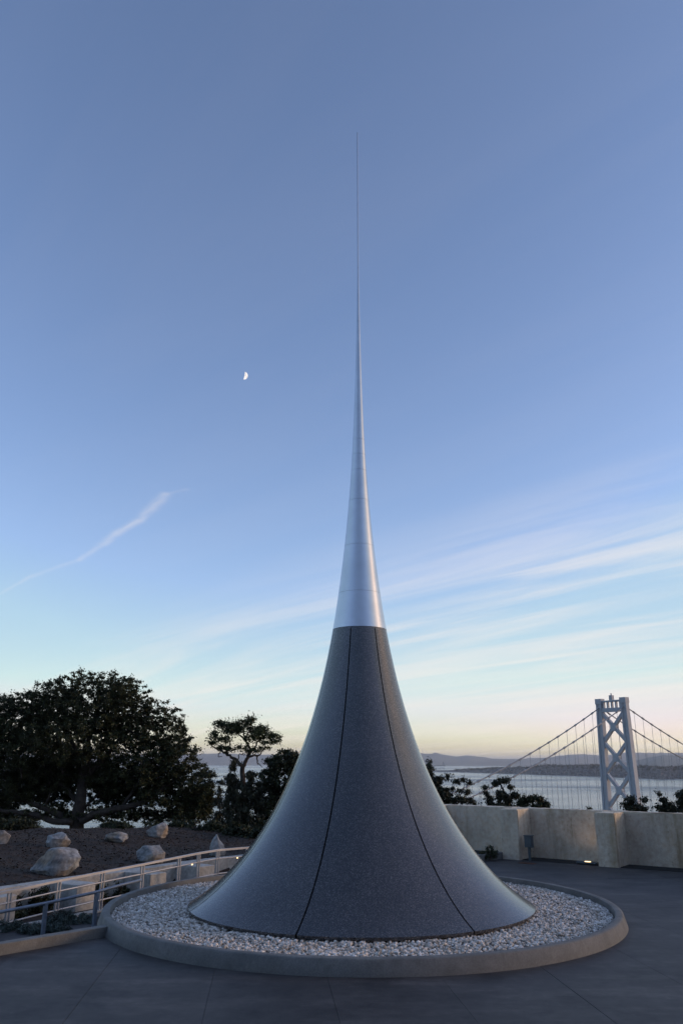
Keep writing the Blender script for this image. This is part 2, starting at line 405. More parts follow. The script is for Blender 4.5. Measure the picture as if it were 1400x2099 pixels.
def ground(x, y):
    x = np.asarray(x, float); y = np.asarray(y, float)
    d = outward(x, y)
    # bed falling from the plaza kerb to the sunken walk
    z = -0.10 + (WALK_Z + 0.10) * sstep(-5.0, -1.1, d)
    # under the plaza itself
    cd = CURB_A - CURB_B
    sidep = (x - CURB_B.x) * cd.y - (y - CURB_B.y) * cd.x     # >0: plaza side
    z = np.where((sidep > 0) & (d < -2), -0.30, z)
    # mound behind the retaining wall
    crest = 0.16 - 0.36 * sstep(-8.5, -3.0, x)
    wav = 0.05 * np.sin(x * 0.9 + 1) * np.sin(y * 0.7) + 0.03 * np.sin(x * 2.3 + y * 1.7)
    md = -0.16 + (crest + 0.16) * sstep(1.6, 13.5, d) + wav * sstep(1.8, 4, d)
    z = np.where(d > 1.62, md, z)
    # falling hillside
    r = np.hypot(x - 0.0, y - 10.0)
    wd = (x - WO.x) * WN.x + (y - WO.y) * WN.y                # <0 beyond the old wall
    z = np.where((wd < -0.25) & (x > 2.6), -0.6 + 0.22 * np.maximum(wd, -6), z)
    far = np.maximum(r - 29.5, 0)
    z = z - 0.30 * np.minimum(far, 12) - 0.085 * np.maximum(far - 12, 0) - 0.9 * np.maximum(far - 560, 0)
    # the island rises unseen behind the viewpoint, shaped high and near to block skylight
    z = z + (24 - z) * sstep(4.5, 38, -y) * (1 - sstep(160, 420, -y)) * (1 - sstep(70, 260, np.abs(x)))
    return np.maximum(z, -112)
def on_ground(px, py, zoff=0.0):
    d = ray(px, py); d = d / d.y
    ys = np.arange(12, 60, 0.05)
    zz = CAM.z + d.z * ys; xx = CAM.x + d.x * ys
    hit = np.nonzero(zz <= ground(xx, ys) + zoff)[0]
    i = hit[0] if len(hit) else len(ys) - 1
    return Vector((xx[i], ys[i], float(ground(xx[i], ys[i]))))

# ------------------------------------------------------------------ setting
def grid(name, xs, ys, mat, zf):
    X, Y = np.meshgrid(xs, ys); Z = zf(X, Y)
    V = np.stack([X, Y, Z], -1).reshape(-1, 3); nx, ny = len(xs), len(ys)
    i = (np.arange(ny - 1)[:, None] * nx + np.arange(nx - 1)[None, :]).ravel()
    loops = np.stack([i, i + 1, i + nx + 1, i + nx], 1).ravel()
    return mk_np(name, V, loops, 4, mat, smooth=True)
xs = np.concatenate([np.arange(-900, -60, 20), np.arange(-60, -26, 2), np.arange(-26, 2, 0.3), np.arange(2, 40, 1.0), np.arange(40, 80, 4), np.arange(80, 900, 20)])
ys = np.concatenate([np.arange(-900, -40, 20), np.arange(-40, 8, 3), np.arange(8, 46, 0.3), np.arange(46, 80, 2), np.arange(80, 900, 20)])
hill = grid('terrain', xs, ys, M_MULCH, ground); tag(hill, kind='structure')
WZ = -102.0
wv = [(-60000, -60000, WZ), (60000, -60000, WZ), (60000, 60000, WZ), (-60000, 60000, WZ)]
tag(mk('water', wv, [(0, 1, 2, 3)], M_WATER), kind='structure')

def litter():
    g_ = np.random.default_rng(77); n = 60000
    x = g_.uniform(-24, -1.5, n); y = g_.uniform(18, 44, n); d = outward(x, y)
    k = (d > 2.05) & (d < 18); x, y = x[k], y[k]; n = len(x)
    z = ground(x, y) + g_.uniform(-0.004, 0.03, n)
    a = g_.uniform(0, 6.283, n); l = g_.uniform(0.02, 0.07, n); w_ = l * g_.uniform(0.25, 0.7, n)
    t = g_.uniform(-0.5, 0.5, (n, 2))
    ax = np.stack([np.cos(a), np.sin(a), t[:, 0]], 1) * l[:, None]; bx = np.stack([-np.sin(a), np.cos(a), t[:, 1]], 1) * w_[:, None]
    P = np.stack([x, y, z], 1)
    V = np.stack([P - ax, P + bx, P + ax, P - bx], 1).reshape(-1, 3)
    o = mk_np('bark_litter', V, np.arange(len(V)), 4, M_LITTER)
    tag(o, 'dry brown bark chips and fallen leaves covering the mound', 'mulch', kind='stuff')
litter()
# --- plaza: cast slabs with open joints over a sand bed
JD = Vector((0.09, -1.0)).normalized(); JX = Vector((1.0, 0.09)).normalized()
J0 = Vector((-0.18, 12.81)); SLAB = 1.627
def clip(poly, p, n):                # keep the side where (q-p).n >= 0
    outp = []
    for i in range(len(poly)):
        a, b = poly[i], poly[(i + 1) % len(poly)]
        da, db = (a - p).dot(n), (b - p).dot(n)
        if da >= 0: outp.append(a)
        if (da >= 0) != (db >= 0): outp.append(a + (b - a) * (da / (da - db)))
    return outp
cdir = (CURB_A - CURB_B).normalized(); cnor = Vector((cdir.y, -cdir.x))
wall2 = Vector((WO.x, WO.y)) + Vector((WN.x, WN.y)) * 0.82
def plaza_regions(poly):
    m = Vector((CX, CY)); n_f = -Vector((-JD.x, -JD.y))
    a = clip(clip(poly, m, n_f), CURB_B + cnor * 0.0, cnor) if poly else []
    b = clip(poly, m, -n_f)
    if b: b = clip(b, Vector((1.4, 18)), Vector((9.5, -1.6)).normalized())
    if b: b = clip(b, wall2, Vector((WN.x, WN.y)))
    if a: a = clip(a, wall2, Vector((WN.x, WN.y)))
    return a, b
big = [Vector(p) for p in ((-14, -6), (24, -6), (24, 40), (-14, 40))]
mb = MB()
for pl in plaza_regions(big):
    if len(pl) > 2: mb.prism([(p.x, p.y) for p in pl], -0.16, -0.010)
plaza = mb.build('plaza', M_JOINT); tag(plaza, kind='structure')
g = 0.0022
for i in range(-9, 15):
    for j in range(-4, 4):
        o0 = J0 + JX * (i * SLAB) + JD * (j * 4 * SLAB + 3.4)
        a_, b_ = g, SLAB - g
        poly = [o0 + JX * a_ + JD * g, o0 + JX * b_ + JD * g, o0 + JX * b_ + JD * (4 * SLAB - g), o0 + JX * a_ + JD * (4 * SLAB - g)]
        for pl in plaza_regions(poly):
            if len(pl) < 3: continue
            if all((p - Vector((CX, CY))).length < 4.6 for p in pl): continue
            ar = sum(pl[k].x * pl[(k + 1) % len(pl)].y - pl[(k + 1) % len(pl)].x * pl[k].y for k in range(len(pl))) / 2
            if abs(ar) < 0.01: continue
            if ar < 0: pl = pl[::-1]
            dz = random.uniform(-0.002, 0.002)
            MB().prism([(p.x, p.y) for p in pl], -0.0105, dz).build('slab', M_PLAZA, plaza)

# --- round kerb and gravel
def lathe(prof, n, a0=0.0, a1=2 * math.pi, closed=True, cx=CX, cy=CY):
    V, F = [], []
    m = len(prof); cnt = n if closed else n + 1
    for k in range(cnt):
        t = a0 + (a1 - a0) * k / n
        for r, z in prof: V.append((cx + r * math.cos(t), cy + r * math.sin(t), z))
    for k in range(n):
        k2 = (k + 1) % cnt
        for i in range(m - 1):
            F.append((k * m + i, k2 * m + i, k2 * m + i + 1, k * m + i + 1))
    return V, F
ring_prof = [(5.235, -0.55), (5.185, 0.0), (5.125, 0.207), (5.108, 0.224), (5.09, 0.229), (4.99, 0.231), (4.975, 0.226), (4.968, 0.21), (4.966, 0.0), (4.966, -0.3)]
V, F = lathe(ring_prof, 220)
kerb = mk('round_kerb', V, F, M_CURB, None, 40)
tag(kerb, 'low round concrete kerb encircling the white gravel and the tall spire', 'kerb')
V, F = lathe([(3.2, 0.09), (4.975, 0.09)], 120)
tag(mk('gravel_base', V, [f[::-1] for f in F], M_BED), kind='structure')
def pebbles():
    bm = bmesh.new(); bmesh.ops.create_icosphere(bm, subdivisions=1, radius=1.0)
    bv = np.array([v.co[:] for v in bm.verts]); bf = np.array([[v.index for v in f.verts] for f in bm.faces]); bm.free()
    n = 27000
    r = np.sqrt(rng.uniform(3.40 ** 2, 4.95 ** 2, n)); t = rng.uniform(0, 2 * np.pi, n)
    lump = 0.012 * np.sin(r * 5 + 3 * np.cos(3 * t)) * np.cos(9 * t)
    z = 0.095 + rng.uniform(-0.005, 0.038, n) + lump
    s = rng.uniform(0.015, 0.031, n) * rng.choice([0.8, 1, 1, 1.35], n)
    r = np.minimum(r, 4.955 - s)
    sc = np.stack([s * rng.uniform(0.8, 1.35, n), s * rng.uniform(0.75, 1.0, n), s * rng.uniform(0.6, 0.9, n)], 1)
    v = bv[None] * (1 + rng.uniform(-0.22, 0.22, (n, len(bv), 1))) * sc[:, None, :]
    a = rng.uniform(0, 2 * np.pi, n); b = rng.uniform(-0.6, 0.6, n)
    ca, sa, cb, sb = np.cos(a), np.sin(a), np.cos(b), np.sin(b)
    x, y, zz = v[..., 0], v[..., 1], v[..., 2]
    x, zz = x * cb[:, None] - zz * sb[:, None], x * sb[:, None] + zz * cb[:, None]
    x, y = x * ca[:, None] - y * sa[:, None], x * sa[:, None] + y * ca[:, None]
    V = np.stack([x + (CX + r * np.cos(t))[:, None], y + (CY + r * np.sin(t))[:, None], zz + z[:, None]], -1).reshape(-1, 3)
    Fc = (bf[None] + (np.arange(n) * len(bv))[:, None, None]).reshape(-1)
    o = mk_np('white_gravel', V, Fc, 3, M_PEBBLE, smooth=False)
    return tag(o, 'white broken pebbles filling the ring around the spire', 'gravel', kind='stuff')
pebbles()

# ------------------------------------------------------------------ the spire
Z0 = 0.134
TA, TS, TZ = 4.12, 0.875, 0.06 + Z0
def trac(r): return TA * (math.acosh(TA / r) - math.sqrt(1 - (r / TA) ** 2))
T35 = trac(3.5)
_rs = np.concatenate([np.geomspace(0.006, 0.3, 300), np.linspace(0.3, 3.5, 700)[1:]])
_zs = np.array([TS * (trac(r) - T35) + TZ for r in _rs])
def RZ(z):
    r = float(np.interp(z, _zs[::-1], _rs[::-1]))
    r -= 0.022 * float(sstep(6.5, 10.0, z))
    return max(r, 0.0215)
spire = thing('spire_sculpture', (CX, CY, 0.1), 'tall flared needle of dark terrazzo panels rising into a thin steel point', 'sculpture')
COLLAR = 5.79
zl = [TZ] + list(np.linspace(TZ + 0.02, 1.2, 22)) + list(np.linspace(1.3, COLLAR - 0.012, 44))
NP = 7; SEAM0 = -90 - 19.3
GAPW = 0.034
for k in range(NP):
    a0 = rad(SEAM0 + 360 / NP * k); a1 = rad(SEAM0 + 360 / NP * (k + 1)); na = 22
    V, F = [], []
    outer = []
    for z in zl:
        r = RZ(z); gz = (GAPW - 0.010 * min(1, z / COLLAR)) / 2 / r
        row = []
        for i in range(na + 1):
            t = a0 + gz + (a1 - a0 - 2 * gz) * i / na
            row.append(len(V)); V.append((CX + r * math.cos(t), CY + r * math.sin(t), z))
        outer.append(row)
    for j in range(len(zl) - 1):
        for i in range(na):
            F.append((outer[j][i], outer[j][i + 1], outer[j + 1][i + 1], outer[j + 1][i]))
    # returned edges
    def inner(row, sel, dz=0.0):
        ids = []
        for i in sel:
            x, y, z = V[row[i]]; dx, dy = x - CX, y - CY; r = math.hypot(dx, dy)
            q = (r - 0.05) / r; ids.append(len(V)); V.append((CX + dx * q, CY + dy * q, z + dz))
        return ids
    nouter = len(V)
    el = [inner(r_, [0])[0] for r_ in outer]; er = [inner(r_, [na])[0] for r_ in outer]
    for j in range(len(zl) - 1):
        F.append((outer[j][0], outer[j + 1][0], el[j + 1], el[j]))
        F.append((outer[j][na], er[j], er[j + 1], outer[j + 1][na]))
    # thickness at the foot
    lo = []
    for i in range(na + 1):
        x, y, z = V[outer[0][i]]; dx, dy = x - CX, y - CY; q = 3.488 / 3.5
        lo.append(len(V)); V.append((CX + dx * q, CY + dy * q, TZ - 0.055))
    for i in range(na): F.append((lo[i], lo[i + 1], outer[0][i + 1], outer[0][i]))
    mk('stone_panel', V, F, M_TERR, spire, 35)
core = [(RZ(z) - 0.045, z) for z in zl]
V, F = lathe([(3.40, 0.06)] + core, 96); mk('inner_core', V, F, M_GAP, spire, True)
cuts = [COLLAR, 6.62, 7.74, 8.86, 9.62, 10.03, 10.42, 13.7, 15.3, 19.65]
for a, b in zip(cuts[:-1], cuts[1:]):
    n = max(4, int((b - a) * 9)); zs_ = np.linspace(a + 0.0022, b - 0.0022, n)
    prof = [(max(RZ(zs_[0]) - 0.012, 0.002), zs_[0] - 0.0004)] + [(RZ(z), z) for z in zs_] + [(max(RZ(zs_[-1]) - 0.012, 0.002), zs_[-1] + 0.0004)]
    if b == cuts[-1]: prof.append((0.0005, b))
    V, F = lathe(prof, 72); mk('steel_section', V, F, M_STEEL, spire, 40)
zz_ = np.linspace(COLLAR - 0.05, 15.5, 60)
V, F = lathe([(max(RZ(z) - 0.008, 0.004), z) for z in zz_], 48); mk('steel_core', V, F, M_SEAM, spire, True)

# ------------------------------------------------------------------ old wall on the right
def wp(s_, n_, z=0.0):                # s along the wall, n out of its face
    return WO + WD * s_ + WN * n_ + Vector((0, 0, z))
WANG = math.atan2(WD.y, WD.x)
wall = thing('parapet_wall', wp(2, 0, 0), 'long stained concrete parapet with square buttresses at the edge of the plaza', 'wall')
WTH, WTOP = 0.42, 1.50
def rough_box(name, s0, s1, n0, n1, z0, z1, mat, parent, seg=0.35, amp=0.008, nose=0.02):
    bm = bmesh.new()
    bmesh.ops.create_cube(bm, size=1.0)
    for v in bm.verts:
        p = wp(s0 + (v.co.x + 0.5) * (s1 - s0), n0 + (v.co.y + 0.5) * (n1 - n0), z0 + (v.co.z + 0.5) * (z1 - z0)); v.co = p
    bmesh.ops.recalc_face_normals(bm, faces=bm.faces)
    bmesh.ops.bevel(bm, geom=list(bm.edges), offset=nose, segments=2, affect='EDGES')
    for _ in range(5):
        es = [e for e in bm.edges if e.calc_length() > seg]
        if not es: break
        bmesh.ops.subdivide_edges(bm, edges=es, cuts=1, use_grid_fill=True)
    bmesh.ops.triangulate(bm, faces=bm.faces)
    for v in bm.verts:
        v.co += Vector((random.uniform(-amp, amp), random.uniform(-amp, amp), random.uniform(-amp, amp)))
    me = bpy.data.meshes.new(name); bm.to_mesh(me); bm.free(); me.materials.append(mat)
    me.polygons.foreach_set('use_smooth', [True] * len(me.polygons)); me.set_sharp_from_angle(angle=rad(45))
    o = bpy.data.objects.new(name, me); COL.objects.link(o); o.parent = parent; o.matrix_parent_inverse = Matrix.Translation(-parent.location)
    return o
BSP, BW, BD = 3.08, 0.60, 0.95
for i in range(-2, 7):
    b1 = i * BSP                      # right edge of the buttress
    rough_box('buttress', b1 - BW, b1, -0.05, BD, -0.25, WTOP - 0.006, M_WALL, wall)
    rough_box('wall_section', b1 - BW - 0.0 , b1 - BW + BSP - 0.004, -WTH, 0.0, -0.9, WTOP, M_WALL, wall)
# mulch strip between plaza and wall
mb = MB()
for i in range(-1, 6):
    s0, s1 = i * BSP + 0.01, (i + 1) * BSP - BW - 0.01
    mb.prism([(wp(a, b).x, wp(a, b).y) for a, b in ((s0, 0.0), (s0, 0.83), (s1, 0.83), (s1, 0.0))][::-1], -0.3, 0.012)
strip = mb.build('mulch_strip', M_BLACK); tag(strip, kind='structure')
mb = MB(); mb.prism([(wp(a, b).x, wp(a, b).y) for a, b in ((-8, 0.0), (-8, 0.85), (18, 0.85), (18, 0.0))][::-1], -0.4, -0.02)
tag(mb.build('soil', M_BLACK), kind='structure')
# low planter kerb against the wall, left of the nearer buttresses
kb = MB()
A, B = at_z(905, 1776, 0), at_z(1036, 1760, 0)
d_ = (B - A).normalized(); n_ = Vector((-d_.y, d_.x, 0))
kb.prism([((A + d_ * 0).x, A.y), (B.x, B.y), ((B + n_ * 0.22).x, (B + n_ * 0.22).y), ((A + n_ * 0.22).x, (A + n_ * 0.22).y)], -0.1, 0.19)
tag(kb.build('planter_kerb', M_CURB, bevel=0.015), 'short low concrete planter kerb in front of the right parapet wall', 'kerb')
kb = MB()
kb.prism([(p.x, p.y) for p in (A + n_ * 0.2, B + n_ * 0.2, wp(-0.62, 0.9), wp(-0.62, 0.0), wp(-5, 0.0))], -0.1, 0.10)
tag(kb.build('planter_soil', M_BLACK), kind='structure')
# utility box on a post
P = at_z(1086, 1764, 0.0)
ub = thing('utility_box', P, 'small grey electrical box on a post in the corner of a buttress', 'electrical box')
MB().box(P + Vector((0, 0, 0.20)), (0.07, 0.07, 0.42), WANG).build('post', M_BOX, ub)
bx_ = MB().box(P + Vector((0, 0, 0.55)), (0.25, 0.16, 0.34), WANG).build('box', M_BOX, ub, bevel=0.01)
MB().box(P + WN * 0.084 + Vector((0, 0, 0.55)), (0.20, 0.012, 0.28), WANG).build('cover', M_BOX, bx_)
MB().box(P + Vector((0, 0, 0.728)), (0.28, 0.19, 0.02), WANG).build('lid', M_BOX, bx_)
# rusty drain plate
P = at_z(1080, 1770, 0.0)
dp = thing('drain_cover', P, 'small rusty iron drain cover set in the paving near the electrical box', 'drain cover')
MB().box(P + Vector((0, 0, 0.004)), (0.50, 0.26, 0.016), WANG).build('frame', M_RUST, dp)
for k in range(5):
    MB().box(P + WD * (-0.16 + 0.08 * k) + Vector((0, 0, 0.016)), (0.045, 0.20, 0.010), WANG).build('grate_bar', M_RUST, dp)
# lit ground light
P = at_z(1203, 1771, 0.02)
gl = thing('ground_light', P, 'low lit uplight glowing on the black strip beside the right buttress', 'light')
MB().box(P + Vector((0, 0, 0.035)), (0.62, 0.16, 0.05), WANG).build('housing', M_BOX, gl, bevel=0.01)
V, F = [], []
n = 20
for k in range(n): V.append(tuple(P + WD * (0.02 + 0.10 * math.cos(2 * math.pi * k / n)) + WN * (0.066 * math.sin(2 * math.pi * k / n)) + Vector((0, 0, 0.063))))
for k in range(n): V.append(tuple(P + WD * (0.02 + 0.09 * math.cos(2 * math.pi * k / n)) + WN * (0.056 * math.sin(2 * math.pi * k / n)) + Vector((0, 0, 0.075))))
F = [(k, (k + 1) % n, n + (k + 1) % n, n + k) for k in range(n)] + [tuple(range(n, 2 * n))]
mk('lens', V, F, emission('uplight_lens', (1.0, 0.66, 0.32), 1.5), gl)
ld = bpy.data.lights.new('uplight_bulb', 'SPOT'); lo = bpy.data.objects.new('uplight_bulb', ld); COL.objects.link(lo)
ld.energy = 3.2; ld.color = (1.0, 0.62, 0.30); ld.spot_size = rad(130); ld.spot_blend = 0.9; ld.shadow_soft_size = 0.05
lo.parent = gl; lo.location = (0.016, -0.012, 0.10)
lo.rotation_euler = Vector((-0.05, -0.35, -1.0)).to_track_quat('-Z', 'Y').to_euler() if False else (math.pi - 0.25, 0, 0)

# ------------------------------------------------------------------ left: kerb, bed, rails, retaining wall
kb = MB()
far_ = CURB_A + (CURB_A - CURB_B).normalized() * 0.35; near_ = CURB_B + (CURB_B - CURB_A).normalized() * 9
bn = Vector((-cnor.x, -cnor.y))
kb.prism([(far_.x, far_.y), (near_.x, near_.y), (near_.x + bn.x * 0.2, near_.y + bn.y * 0.2), (far_.x + bn.x * 0.2, far_.y + bn.y * 0.2)][::-1], -0.3, 0.165)
o = kb.build('bed_kerb', M_CURB, bevel=0.012)
tag(o, 'straight low concrete kerb edging the dark planting bed, running into the round kerb', 'kerb')
# guardrail
def lerp_path(P, n):
    out_ = []
    for a, b in zip(P[:-1], P[1:]):
        for k in range(n): out_.append(a + (b - a) * (k / n))
    return out_ + [P[-1]]
gr = thing('guardrail', GP[3] + Vector((0, 0, WALK_Z - GP[3].z)), 'pale metal guardrail with posts and round rails curving behind the round kerb', 'railing')
GPs = lerp_path(GP, 1)
def rail_path(dz): return [p + Vector((0, 0, dz)) for p in GP]
def flat_rail(P, wd, ht):
    m = MB(); V = []; F = []
    for i, p in enumerate(P):
        d = (P[min(i + 1, len(P) - 1)] - P[max(i - 1, 0)]); sd = Vector((-d.y, d.x, 0)).normalized()
        for sx, sz in ((-1, -1), (1, -1), (1, 1), (-1, 1)): V.append(p + sd * sx * wd / 2 + Vector((0, 0, sz * ht / 2)))
    for i in range(len(P) - 1):
        for k in range(4): F.append((i * 4 + k, i * 4 + (k + 1) % 4, i * 4 + 4 + (k + 1) % 4, i * 4 + 4 + k))
    F += [(0, 1, 2, 3), tuple(len(V) - 4 + k for k in (3, 2, 1, 0))]
    return m.add(V, F)
flat_rail(rail_path(0.0), 0.07, 0.055).build('top_rail', M_RAIL, gr)
mid = MB().tube(rail_path(-0.24), 0.021, 8).build('mid_rail', M_RAIL, gr)
MB().tube(rail_path(-0.66), 0.019, 8).build('bottom_rail', M_RAIL, gr)
for i, p in enumerate(GP):
    if i == 6: continue
    d = (GP[min(i + 1, len(GP) - 1)] - GP[max(i - 1, 0)]); d.z = 0; d.normalize(); zg = WALK_Z - 0.06
    for sg in (-1, 1):
        a = p + d * 0.045 * sg
        MB().beam((a.x, a.y, zg), (a.x, a.y, p.z - 0.02), 0.055, 0.022, side=Vector((-d.y, d.x, 0))).build('post', M_RAIL, gr)
def on_rail(px):
    for a, b, p, q in zip(GR[:-1], GR[1:], GP[:-1], GP[1:]):
        if a[0] <= px <= b[0]: return p + (q - p) * ((px - a[0]) / (b[0] - a[0]))
M_LED = emission('rail_light', (1.0, 0.70, 0.34), 1.5)
for px in (395, 487):
    p = on_rail(px) + Vector((0, 0, -0.265))
    bm = bmesh.new(); bmesh.ops.create_icosphere(bm, subdivisions=2, radius=0.024)
    mk('rail_light', [Vector(v.co) + p for v in bm.verts], [[v.index for v in f.verts] for f in bm.faces], M_LED, gr, True); bm.free()
# walk edge kerb on the plaza side and walk surface
gl2 = [(Vector((p.x, p.y)), (Vector((GP[min(i + 1, len(GP) - 1)].x - GP[max(i - 1, 0)].x, GP[min(i + 1, len(GP) - 1)].y - GP[max(i - 1, 0)].y))).normalized()) for i, p in enumerate(GP)]
def offs(k): return [(p.x - d.y * k, p.y + d.x * k) for p, d in gl2]
def band(name, k0, k1, z0, z1, mat):
    a, b = offs(k0), offs(k1); V = []; F = []
    for (x0, y0), (x1, y1) in zip(a, b):
        V += [(x0, y0, z0), (x1, y1, z0), (x1, y1, z1), (x0, y0, z1)]
    for i in range(len(a) - 1):
        for k in range(4): F.append((i * 4 + k, i * 4 + (k + 1) % 4, i * 4 + 4 + (k + 1) % 4, i * 4 + 4 + k))
    F += [(0, 1, 2, 3), tuple(len(V) - 4 + k for k in (3, 2, 1, 0))]
    return MB().add(V, F)
o = band('walk_kerb', -0.14, 0.14, WALK_Z - 0.2, WALK_Z + 0.045, M_RWALL).build('walk_kerb', M_RWALL); tag(o, 'thin pale concrete kerb below the guardrail posts', 'kerb')
o = band('path', -1.35, -0.16, WALK_Z - 0.2, WALK_Z + 0.012, M_PLAZA).build('path', M_PLAZA); tag(o, kind='structure')
# retaining wall
rw = thing('retaining_wall', Vector((*offs(1.75)[3], WALK_Z)), 'pale low retaining wall with stub buttresses holding back the mulch mound', 'wall')
band('w', 1.55, 1.95, WALK_Z - 0.3, -0.105, M_RWALL).build('wall', M_RWALL, rw, bevel=0.015)
def on_line(px, k):
    g_ = [a[0] for a in GR]
    for i in range(len(g_) - 1):
        if g_[i] <= px <= g_[i + 1]:
            t = (px - g_[i]) / (g_[i + 1] - g_[i]); A_, B_ = Vector(offs(k)[i]), Vector(offs(k)[i + 1])
            return A_ + (B_ - A_) * t, (B_ - A_).normalized()
for px in (-70, 42, 205, 352, 450):
    c0, d0 = on_line(px, 1.02)
    MB().box((c0.x, c0.y, (WALK_Z - 0.3 - 0.112) / 2), (0.62, 1.1, -0.112 - WALK_Z + 0.3), math.atan2(d0.y, d0.x)).build('buttress', M_RWALL, rw, bevel=0.02)
# handrail nearer the plaza
HP = [at_y(-120, 1893, 16.9), at_y(0, 1870, 17.9), at_y(95, 1851.5, 18.8), at_y(199, 1828.5, 19.8), at_y(245, 1815, 20.5), at_y(290, 1804, 21.2)]
hr = thing('handrail', HP[2] + Vector((0, 0, -0.6)), 'blue-grey single handrail on short posts beside the grey-green shrubs', 'railing')
MB().tube(lerp_path(HP, 2), 0.034, 10).build('rail', M_HAND, hr, True)
for p in HP[:1] + HP[2:4]:
    zg = float(ground(p.x, p.y)) - 0.05
    MB().box((p.x, p.y, (zg + p.z) / 2), (0.07, 0.07, p.z - zg), 0.9).build('post', M_HAND, hr)

# ------------------------------------------------------------------ boulders
def boulder(px0, px1, py0, py1, label, seed, tilt=0.0, pointy=0.0, flat=1.0):
    r_ = random.Random(seed)
    b = on_ground((px0 + px1) / 2, py1 - 3)
    sc = px_m(b.y) * 1.0
    wx, hz = (px1 - px0) * sc / 2, (py1 - py0) * sc
    bm = bmesh.new(); bmesh.ops.create_icosphere(bm, subdivisions=4, radius=1.0)
    planes = []
    for k in range(26):
        n = Vector((r_.gauss(0, 1), r_.gauss(0, 1), r_.gauss(0, 1))).normalized(); planes.append((n, r_.uniform(0.62, 0.93)))
    for v in bm.verts:
        d = v.co.normalized(); t = 1.0
        for n, k in planes:
            c = d.dot(n)
            if c > 0.05: t = min(t, k / c)
        q = d * t
        nz = 0.035 * math.sin(7 * q.x + seed) * math.sin(6 * q.y + 2 * seed) + 0.03 * math.sin(13 * q.z + 3 * q.x + seed) + r_.uniform(-0.008, 0.008)
        q = q * (1 + nz)
        if pointy: k = max(0.0, q.z); q.x *= 1 - pointy * k; q.y *= 1 - pointy * k
        v.co = q
    X = [v.co.x for v in bm.verts]; Zs = [v.co.z for v in bm.verts]
    mx, Mx, mz, Mz = min(X), max(X), min(Zs), max(Zs)
    V = []
    for v in bm.verts:
        x = ((v.co.x - mx) / (Mx - mx) - 0.5) * 2 * wx; z = (v.co.z - mz) / (Mz - mz) * hz * 1.28 - hz * 0.24
        y = v.co.y * wx * 0.8 * flat
        z += tilt * x
        V.append((b.x + x, b.y + y + wx * 0.5, b.z + z))
    F = [[v.index for v in f.verts] for f in bm.faces]; bm.free()
    o = mk('boulder', V, F, M_ROCK, None, 28)
    return tag(o, label, 'boulder', 'boulders on the mulch mound')
boulder(55, 155, 1750, 1798, 'largest pale grey boulder, slanting, just above the retaining wall', 11, 0.16)
boulder(93, 140, 1714, 1742, 'brownish rounded boulder directly above the largest boulder', 5)
boulder(-34, 16, 1709, 1734, 'grey boulder cut off by the left edge of the picture', 9)
boulder(211, 258, 1711, 1731, 'low blue-grey boulder with a rusty right end, right of the oak trunk', 14)
boulder(298, 341, 1694, 1721, 'grey and tan boulder highest on the mound, near its right end', 21)
boulder(275, 335, 1740, 1773, 'two-toned grey and cream boulder behind the guardrail', 27, -0.1)
boulder(428, 461, 1720, 1758, 'pointed grey boulder standing behind the guardrail next to the spire', 33, 0.0, 0.55)

# ------------------------------------------------------------------ plants
def leaves(centers, radii, counts, size, flat=0.0, droop=0.0, seed=1, shell=0.35):
    """leaf-sized faces scattered through clumps: centers (n,3), radii (n,3)"""
    g_ = np.random.default_rng(seed)
    C_ = np.repeat(centers, counts, 0); R_ = np.repeat(radii, counts, 0); n = len(C_)
    d = g_.normal(size=(n, 3)); d /= np.linalg.norm(d, axis=1)[:, None]
    r = np.minimum(np.abs(g_.normal(0.45, 0.42, n)) + shell * 0.3, 1.9)
    P = C_ + d * r[:, None] * R_
    nrm = d * 0.6 + g_.normal(size=(n, 3)) * 0.7; nrm[:, 2] += 0.35
    nrm /= np.linalg.norm(nrm, axis=1)[:, None]
    ax = g_.normal(size=(n, 3)); ax[:, 2] -= droop * 2
    ax -= nrm * (ax * nrm).sum(1)[:, None]; ax /= np.linalg.norm(ax, axis=1)[:, None]
    bx = np.cross(nrm, ax)
    l = size[0] * g_.uniform(0.4, 1.6, n); w_ = size[1] * g_.uniform(0.7, 1.25, n)
    lift = nrm * (l * 0.12)[:, None]
    q0 = P - ax * (l / 2)[:, None]; q2 = P + ax * (l / 2)[:, None]
    q1 = P + bx * (w_ / 2)[:, None] + lift; q3 = P - bx * (w_ / 2)[:, None] + lift
    return np.stack([q0, q1, q2, q3], 1).reshape(-1, 3)
def crown(name, V, mat, parent):
    return mk_np(name, V, np.arange(len(V)), 4, mat, parent)
def lobes_to_clumps(lobes, dist, n, rc, seed, depth=0.8, hollow=0.45, squash=0.75):
    """lobes in photo pixels (x, y, rx, ry, density) on a plane at that distance -> clump centres"""
    g_ = np.random.default_rng(seed); k = px_m(dist)
    wts = np.array([l[2] * l[3] * l[4] for l in lobes]); wts = wts / wts.sum()
    Cs = []
    for l, w_ in zip(lobes, wts):
        m = max(3, int(round(n * w_))); c = at_y(l[0], l[1], dist)
        d = g_.normal(size=(m, 3)); d /= np.linalg.norm(d, axis=1)[:, None]
        r = g_.uniform(hollow, 1.0, m) ** 0.5
        rx, rz = max(l[2] * k - rc * 0.7, 0.05), max(l[3] * k - rc * 0.7, 0.05)
        ry = max(rx, rz) * depth
        Cs.append(np.array(c[:])[None] + d * r[:, None] * np.array([[rx, ry, rz]]))
    C_ = np.concatenate(Cs); R_ = g_.uniform(0.6, 1.3, (len(C_), 1)) * g_.uniform(0.55, 1.5, (len(C_), 3)) * rc * np.array([[1, 1, squash]])
    return C_, R_
